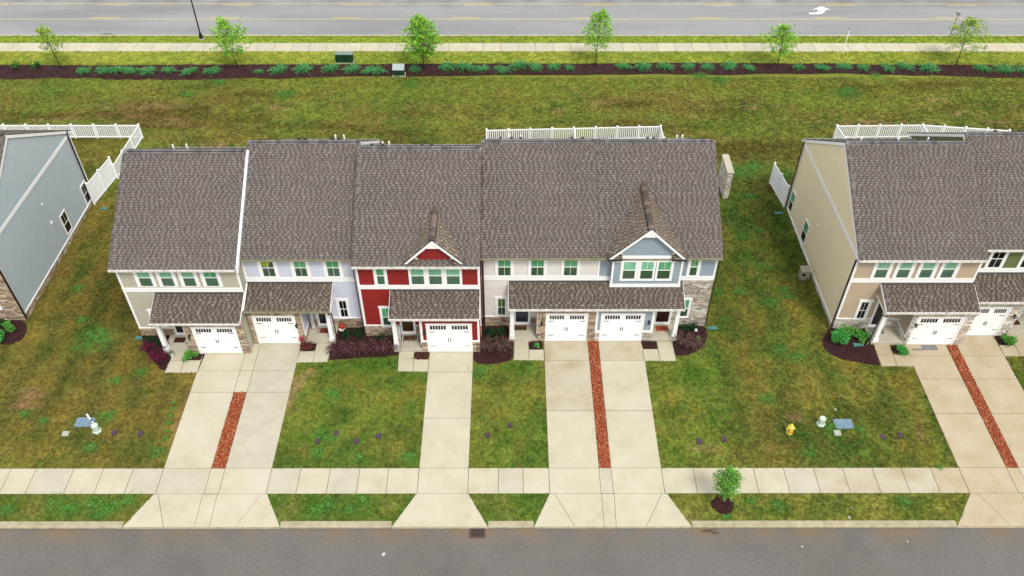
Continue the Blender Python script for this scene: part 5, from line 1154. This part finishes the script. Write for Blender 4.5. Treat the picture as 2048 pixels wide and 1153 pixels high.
for (px, py), lab in (((229, 866), 'dark purple meter lid right of the left pedestal'), ((281, 868), 'purple meter lid nearest the beige driveway'), ((635, 883), 'purple meter lid leftmost in the lawn right of the lavender driveway'), ((672, 868), 'reddish purple meter lid, second in the row of four'),
                      ((713, 883), 'purple meter lid, third in the row of four'), ((757, 873), 'purple meter lid nearest the red townhouse driveway'), ((1020, 851), 'slate purple meter lid, upper one in the narrow lawn'), ((975, 871), 'pinkish purple meter lid, lower one in the narrow lawn'),
                      ((1398, 883), 'dark blue purple meter lid left in the right lawn'), ((1448, 879), 'plum meter lid beside the dark one in the right lawn'), ((1766, 874), 'dark meter lid right of the blue grey cover'), ((1800, 871), 'purple meter lid nearest the taupe driveway')):
    lid(lab, (px, py), .24, .36, LP, LF, .06, group='meter lids set in the lawns')
# downspout splash blocks
TL = mat('splash_teal', lin(88, 142, 140, .62), .6)
for (px, py), lab, a in (((281, 677), 'teal splash block at the beige corner', 180), ((1424, 657), 'teal splash block at the stone corner of the blue townhouse', 0), ((1558, 427), 'teal splash block behind the taupe townhouse', 180), ((207, 418), 'grey teal splash block behind the slate blue townhouse', 0), ((1716, 692), 'dark teal splash block in the taupe mulch bed', 180)):
    x, y = at(px, py); o = MB().prism([(-.34, -.08, 0), (-.34, .08, 0), (.34, .16, 0), (.34, -.16, 0)], (0, 0, .05)).build('splash_block', TL); o.location = (x, y, .0 if px != 1716 else .07); o.rotation_euler = (0, 0, math.radians(a)); tag(o, lab, 'splash block', 'splash blocks under the downspouts')
# storm drain
t = empty('storm_drain', (-1.8, 24.75, -.12), 'square iron storm drain grate against the kerb', 'drain'); x0, y1 = G(938.5, 1056.5, -.11); x1, y0 = G(970.5, 1076.5, -.11)
ir = mat('rusty_iron', lin(96, 78, 72, .6), .8, c2=lin(124, 84, 76, .6), scale=9); MB().box(x0, x1, y0, y1, -.13, -.116).build('pit', GL['black'], t)
MB().box(x0, x0+.11, y0, y1, -.12, -.095).box(x1-.07, x1, y0, y1, -.12, -.095).box(x0+.11, x1-.07, y0, y0+.07, -.12, -.095).box(x0+.11, x1-.07, y1-.07, y1, -.12, -.095).build('frame', ir, t)
for k in range(9): xx = x0+.13+(x1-x0-.2)*(k+.5)/9.; MB().box(xx-.011, xx+.011, y0+.07, y1-.07, -.118, -.098).build('bar', ir, t)
# mats, rugs and signs on the porches
def flat(name, label, x0, x1, y0, y1, z, m_, cat='doormat', h=.02):
    o = MB().bbox(x0, x1, y0, y1, z, z+h, .006).build(name, m_); tag(o, label, cat); return ground_thing(o)
MB_ = mat('coir_brown', lin(92, 42, 28, .6), .95, c2=lin(70, 30, 20, .6), scale=9, fine=.2); MO = mat('mat_orange', lin(176, 78, 46, .65), .9, fine=.2); MDK = mat('mat_dark', lin(70, 40, 32, .6), .95, c2=lin(120, 84, 60, .6), scale=7); MGY = mat('mat_grey', lin(150, 148, 146, .6), .9, c2=lin(110, 108, 108, .6), scale=9); STR = mat('stripe_black', lin(28, 28, 30, .6), .9); CREAMR = mat('rug_cream', lin(214, 206, 190, .7), .9); TAN_ = mat('rug_tan', lin(168, 112, 84, .62), .9)
zp_ = .145
a = G(347, 685.5, zp_); b = G(370, 675.5, zp_); flat('doormat', 'plain brown doormat at the beige front door', a[0], G(375, 676, zp_)[0]-.1, a[1], b[1], zp_, MB_)
z2 = .245; a = G(635, 668, z2); b = G(662, 656, z2)
rg_ = flat('striped_rug', 'brown and cream striped rug on the lavender porch', a[0]-.08, b[0]+.15, a[1], b[1], z2, CREAMR, 'rug', .012)
for k in range(4): MB().box(a[0]-.075, b[0]+.145, a[1]+.02+k*(b[1]-a[1])/4, a[1]+.02+(k+.5)*(b[1]-a[1])/4, z2+.012, z2+.017).build('stripe', TAN_, rg_)
flat('doormat', 'red brown doormat on top of the striped rug', G(641, 660, z2)[0], b[0]+.05, a[1]+.07, b[1]-.05, z2+.02, mat('mat_rust', lin(140, 62, 34, .62), .9, c2=lin(110, 44, 26, .62), scale=6))
z3 = .285; a = G(800, 684.5, z3); b = G(841, 671, z3)
rg_ = flat('striped_rug', 'black and white striped rug on the red porch', a[0], b[0], a[1], b[1], z3, CREAMR, 'rug', .012)
for k in range(8): xx = a[0]+.03+k*(b[0]-a[0])/8; MB().box(xx, xx+.07, a[1]+.01, b[1]-.01, z3+.012, z3+.017).build('stripe', STR, rg_)
flat('doormat', 'dark brown doormat on top of the black and white rug', G(807, 680, z3)[0], G(830.5, 680, z3)[0], G(0, 682, z3)[1], G(0, 672.5, z3)[1], z3+.02, MDK)
a = G(1029, 661, .235); b = G(1053.5, 651.5, .235); flat('doormat', 'leaf patterned brown doormat at the cream front door', a[0], b[0], a[1], b[1], .235, MDK)
a = G(1312, 662.5, .235); b = G(1335.5, 652.5, .235); mt_ = flat('doormat', 'orange doormat with dark lettering at the blue townhouse door', a[0], b[0], a[1], b[1], .235, MO)
text('lettering', 'hello', .26, STR, mt_, (0, 0, .022), (0, 0, 0))
for dx, dy in ((-.3, -.11), (.3, .0), (-.28, .12), (.28, .12)):
    o = MB().tube([(0, 0, .02), (0, 0, .026)], .045, 8).build('print', TAN_, None); o.parent = mt_; o.location = (dx, dy, 0)
a = G(1740, 668, .25); b = G(1764, 656, .25); flat('doormat', 'grey patterned doormat at the taupe front door', a[0], b[0], a[1], b[1], .25, MGY)
a = G(2016, 650, .3); b = G(2036, 641, .3); flat('doormat', 'dark brown doormat at the olive front door', a[0], b[0], a[1], b[1], .3, MB_)
zc = .035; gm_ = mat('rubber_grey', lin(150, 150, 152, .6), .85, c2=lin(124, 124, 128, .6), scale=8, fine=.15)
flat('rubber_mat', 'grey rubber mat lying before the taupe garage door', G(1846, 700, zc)[0], G(1876, 700, zc)[0], G(0, 702, zc)[1], G(0, 690.5, zc)[1], zc, gm_, 'mat')
flat('rubber_mat', 'narrow grey strip mat beside the larger mat at the taupe garage', G(1826, 700, zc)[0], G(1846, 700, zc)[0]-.01, G(0, 702.5, zc)[1], G(0, 699, zc)[1], zc, gm_, 'mat')
def board(label, px, py, z, w_, h_, lean, body, rz=0):
    x, y = G(px, py, z); t = empty('welcome_sign', (x, y, z), label, 'sign'); t.rotation_euler = (lean, 0, rz)
    o = MB().box(-w_/2-.03, w_/2+.03, .0, .02, 0, h_).build('backing', MT['black']); o.parent = t
    o = MB().box(-w_/2, w_/2, -.015, -.001, .03, h_-.03).build('face', WPT); o.parent = t
    for k, ch in enumerate(body): text('letter', ch, h_/len(body)*.85, MT['black'], t, (0, -.018, h_*(.90-k*.82/(len(body)-1))), (math.pi/2, 0, 0))
board('tall white welcome board leaning on the lavender porch wall', 628.5, 658, z2, .22, 1.5, -.18, 'WELCOME', .35)
board('white welcome board behind the red porch post', 799.5, 681, z3, .2, 1.35, -.06, 'WELCOME', 0)
# red garden ornament, pot, ball, ornament hook
x, y = at(688, 664); t = empty('garden_ornament', (x, y, 0), 'round red garden ornament in a dark wire hoop by the lavender stone base', 'ornament')
rm = mat('ornament_red', lin(200, 52, 36, .7), .4, c2=lin(160, 34, 28, .7), scale=9); MB().tube([(x+.03, y, 0), (x+.03, y, .55)], .015, 5).build('stake', MT['black'], t)
MB().tube([(x-.07+.26*math.cos(k*math.pi/8)+.07, y+.03, .62+.30*math.sin(k*math.pi/8)) for k in range(17)], .014, 5).build('hoop', MT['dark_bronze'], t)
MB().tube([(x-.05, y-.02, .40), (x-.05, y-.02, .46), (x-.05, y-.02, .6), (x-.05, y-.02, .72), (x-.05, y-.02, .78)], [.08, .18, .21, .15, .05], 12).build('body', rm, t, smooth=True)
MB().tube([(x-.05, y-.16, .40), (x-.05, y-.16, .44)], [.20, .22], 12).build('brim', mat('ornament_white', (.7, .66, .62), .5), t)
x, y = at(345, 713); t = empty('flower_pot', (x, y, 0), 'small white pot with a dark plant at the foot of the beige porch post', 'flower pot')
MB().lathe(x, y, [(0, .09), (.22, .13), (.24, .14)], 10).build('pot', MT['white'], t); link('plant', leaf_mesh(np.array([x, y, .32])+RG.normal(0, .09, (150, 3)), .035, DKG+GRN[:1], name='plant'), t)
x, y = at(382, 709); t = empty('garden_hook', (x, y, 0), 'twisted dark wire garden ornament behind the green bush at the beige garage', 'ornament')
MB().tube([(x, y, 0), (x, y, .9), (x+.08, y, 1.05), (x-.02, y, 1.15), (x-.1, y, 1.05), (x-.02, y, .95)], .014, 5).build('wire', MT['dark_bronze'], t)
x, y = at(1391, 664); o = MB().lathe(x, y, [(0.05, .05), (.1, .10), (.17, .12), (.24, .09), (.27, .03)], 10).build('garden_ball', MT['white'], None, smooth=True); tag(o, 'small white ball in the mulch by the stone wall of the blue townhouse', 'ornament'); ground_thing(o)
# utility meter at the taupe side wall
x, y = at(1606, 555); t = empty('utility_cabinet', (x, y, 0), 'tan metal utility cabinet standing against the taupe side wall', 'cabinet'); tm = mat('cabinet_tan', lin(186, 176, 158, .62), .5)
MB().bbox(x-.30, x+.32, y-.30, y+.30, -.02, .75, .03).build('body', tm, t); MB().prism([(x-.34, y-.34, .75), (x+.36, y-.34, .75), (x+.36, y-.34, .84), (x-.34, y-.34, .80)], (0, .68, 0)).build('lid', tm, t); MB().box(x-.22, x-.02, y-.312, y-.302, .38, .62).box(x+.12, x+.24, y-.312, y-.302, .1, .2).build('opening', GL['black'], t)
# little litter on the street and lawn
WL = mat('litter_white', (.42, .42, .40), .8)
for k, ((px, py), lab, z) in enumerate((((768, 1109), 'pale splash of debris on the near street left of centre', -.115), ((1604, 1094), 'small white scrap on the near street below the kerb strip', -.115), ((1815, 1084), 'white scrap on the near street at the right', -.115), ((1670, 822), 'small white cap sticking out of the right lawn', 0), ((1704, 1016), 'white scrap in the grass of the kerb strip', 0), ((1699, 1036), 'round tan cover in the kerb strip grass', 0))):
    x, y = G(px, py, z); r = .12 if k in (0, 5) else .06; n = 7
    o = MB().prism([(x+math.cos(i/n*6.28)*r*random.uniform(.5, 1.1), y+math.sin(i/n*6.28)*r*random.uniform(.6, 1.2), z) for i in range(n)], (0, 0, .02 if k != 3 else .14)).build('litter' if k < 5 else 'cover', WL if k < 5 else LG); tag(o, lab, 'litter' if k < 5 else 'cover'); ground_thing(o)

# ------------------------------------------------------------------ grass tufts over the lawn
def grass_points():
    bands = [(25.45, 34, 52), (34, 54, 40), (54, 72.6, 30), (74.6, 80.7, 36)]
    P = []
    for y0, y1, d in bands:
        xm = 27+.44*(y1-25) + 3; n = int(2*xm*(y1-y0)*d); P.append(np.stack([RG.uniform(-xm, xm, n), RG.uniform(y0, y1, n)], 1))
    P = np.concatenate(P); keep = np.ones(len(P), bool)
    for poly in NOGRASS:
        q_ = np.array(poly); lo, hi = q_.min(0), q_.max(0)
        k = np.where((P[:, 0] > lo[0]) & (P[:, 0] < hi[0]) & (P[:, 1] > lo[1]) & (P[:, 1] < hi[1]) & keep)[0]
        if len(k): keep[k[inpoly(P[k, 0], P[k, 1], q_)]] = False
    return P[keep]
GP = grass_points()
gcol = lawn(GP[:, 0], GP[:, 1])*RG.uniform(.82, 1.62, (len(GP), 1)); yel = RG.random(len(GP)) < .12
gcol[yel] = gcol[yel]*.4+np.array(lin(178, 160, 96, .7))*.6
GBL = mat('grass_blade', (0, 0, 0), .7, inst='tint', trans=.3, spec=.2)
def tuft(seed, n=14, r=.095, h=.055):
    rg = np.random.default_rng(seed); V, Fq_ = [], []
    for i in range(n):
        a = rg.uniform(0, 6.28); rr = r*math.sqrt(rg.random()); x, y = math.cos(a)*rr, math.sin(a)*rr
        b = rg.uniform(0, 6.28); hh = h*rg.uniform(.5, 1.3); ln = rg.uniform(.02, .07); wv = .011
        sx, sy = -math.sin(b)*wv, math.cos(b)*wv; dx, dy = math.cos(b)*ln, math.sin(b)*ln; k = len(V)
        V += [(x-sx, y-sy, -.02), (x+sx, y+sy, -.02), (x+dx*.4+sx*.8, y+dy*.4+sy*.8, hh*.7), (x+dx*.4-sx*.8, y+dy*.4-sy*.8, hh*.7), (x+dx, y+dy, hh)]
        Fq_ += [[k, k+1, k+2, k+3], [k+3, k+2, k+4]]
    return mesh_from('grass_tuft', V, Fq_, GBL)
tc = bpy.data.collections.new('grass_tufts')
for i in range(4): tc.objects.link(bpy.data.objects.new('grass_tuft', tuft(i)))
pm = bpy.data.meshes.new('grass'); n = len(GP); pm.vertices.add(n)
co = np.zeros((n, 3), np.float32); co[:, :2] = GP; co[:, 2] = -.012; pm.vertices.foreach_set('co', co.ravel())
a = pm.attributes.new('tint', 'FLOAT_COLOR', 'POINT'); c4 = np.ones((n, 4), np.float32); c4[:, :3] = gcol; a.data.foreach_set('color', c4.ravel())
a = pm.attributes.new('rz', 'FLOAT', 'POINT'); a.data.foreach_set('value', RG.uniform(0, 6.28, n).astype(np.float32))
a = pm.attributes.new('sz', 'FLOAT', 'POINT'); sz_ = (RG.uniform(.7, 1.25, n)*np.where(GP[:, 1] > 54, 1.25, 1)).astype(np.float32); a.data.foreach_set('value', sz_)
gro = bpy.data.objects.new('grass', pm); col.objects.link(gro); tag(gro, kind='stuff')
ng = bpy.data.node_groups.new('scatter_grass', 'GeometryNodeTree'); ng.interface.new_socket('Geometry', in_out='INPUT', socket_type='NodeSocketGeometry'); ng.interface.new_socket('Geometry', in_out='OUTPUT', socket_type='NodeSocketGeometry')
N_, L_ = ng.nodes, ng.links; gi = N_.new('NodeGroupInput'); go = N_.new('NodeGroupOutput'); m2p = N_.new('GeometryNodeMeshToPoints'); iop = N_.new('GeometryNodeInstanceOnPoints'); ci = N_.new('GeometryNodeCollectionInfo')
ci.inputs[0].default_value = tc; ci.inputs['Separate Children'].default_value = True; ci.inputs['Reset Children'].default_value = True
na = N_.new('GeometryNodeInputNamedAttribute'); na.data_type = 'FLOAT'; na.inputs[0].default_value = 'rz'; ns = N_.new('GeometryNodeInputNamedAttribute'); ns.data_type = 'FLOAT'; ns.inputs[0].default_value = 'sz'
cx_ = N_.new('ShaderNodeCombineXYZ'); L_.new(na.outputs[0], cx_.inputs[2]); L_.new(gi.outputs[0], m2p.inputs[0]); L_.new(m2p.outputs[0], iop.inputs['Points']); L_.new(ci.outputs[0], iop.inputs['Instance'])
iop.inputs['Pick Instance'].default_value = True; L_.new(cx_.outputs[0], iop.inputs['Rotation']); L_.new(ns.outputs[0], iop.inputs['Scale']); L_.new(iop.outputs[0], go.inputs[0])
md_ = gro.modifiers.new('scatter', 'NODES'); md_.node_group = ng
print('tufts', n)
# stains on the near street
SB_ = mat('stain_brown', lin(96, 82, 64, .45), .6, c2=lin(120, 108, 92, .45), scale=6); SD_ = mat('crack_tar', lin(70, 68, 66, .45), .5)
for px, py, rx_, ry_ in ((1412, 1063, .32, .07), (1430, 1066, .28, .09), (1421, 1060, .4, .05)):
    x, y = G(px, py, -.12); n = 14
    o = MB().prism([(x+math.cos(i/n*6.283)*rx_*random.uniform(.7, 1.15), y+math.sin(i/n*6.283)*ry_*random.uniform(.7, 1.2), -.1195+.0012*ry_) for i in range(n)], (0, 0, .003)).build('stain', SB_, rd)
for (a, b) in (((195, 71.5), (232, 72.2)), ((205, 70.2), (222, 70.6))):
    p0, p1 = G(*a, -.1), G(*b, -.1); k = 9
    MB().tube([(p0[0]+(p1[0]-p0[0])*i/k, p0[1]+(p1[1]-p0[1])*i/k+.25+random.uniform(-.06, .06), -.1) for i in range(k+1)], .025, 4).build('crack_seal', SD_, rd2)
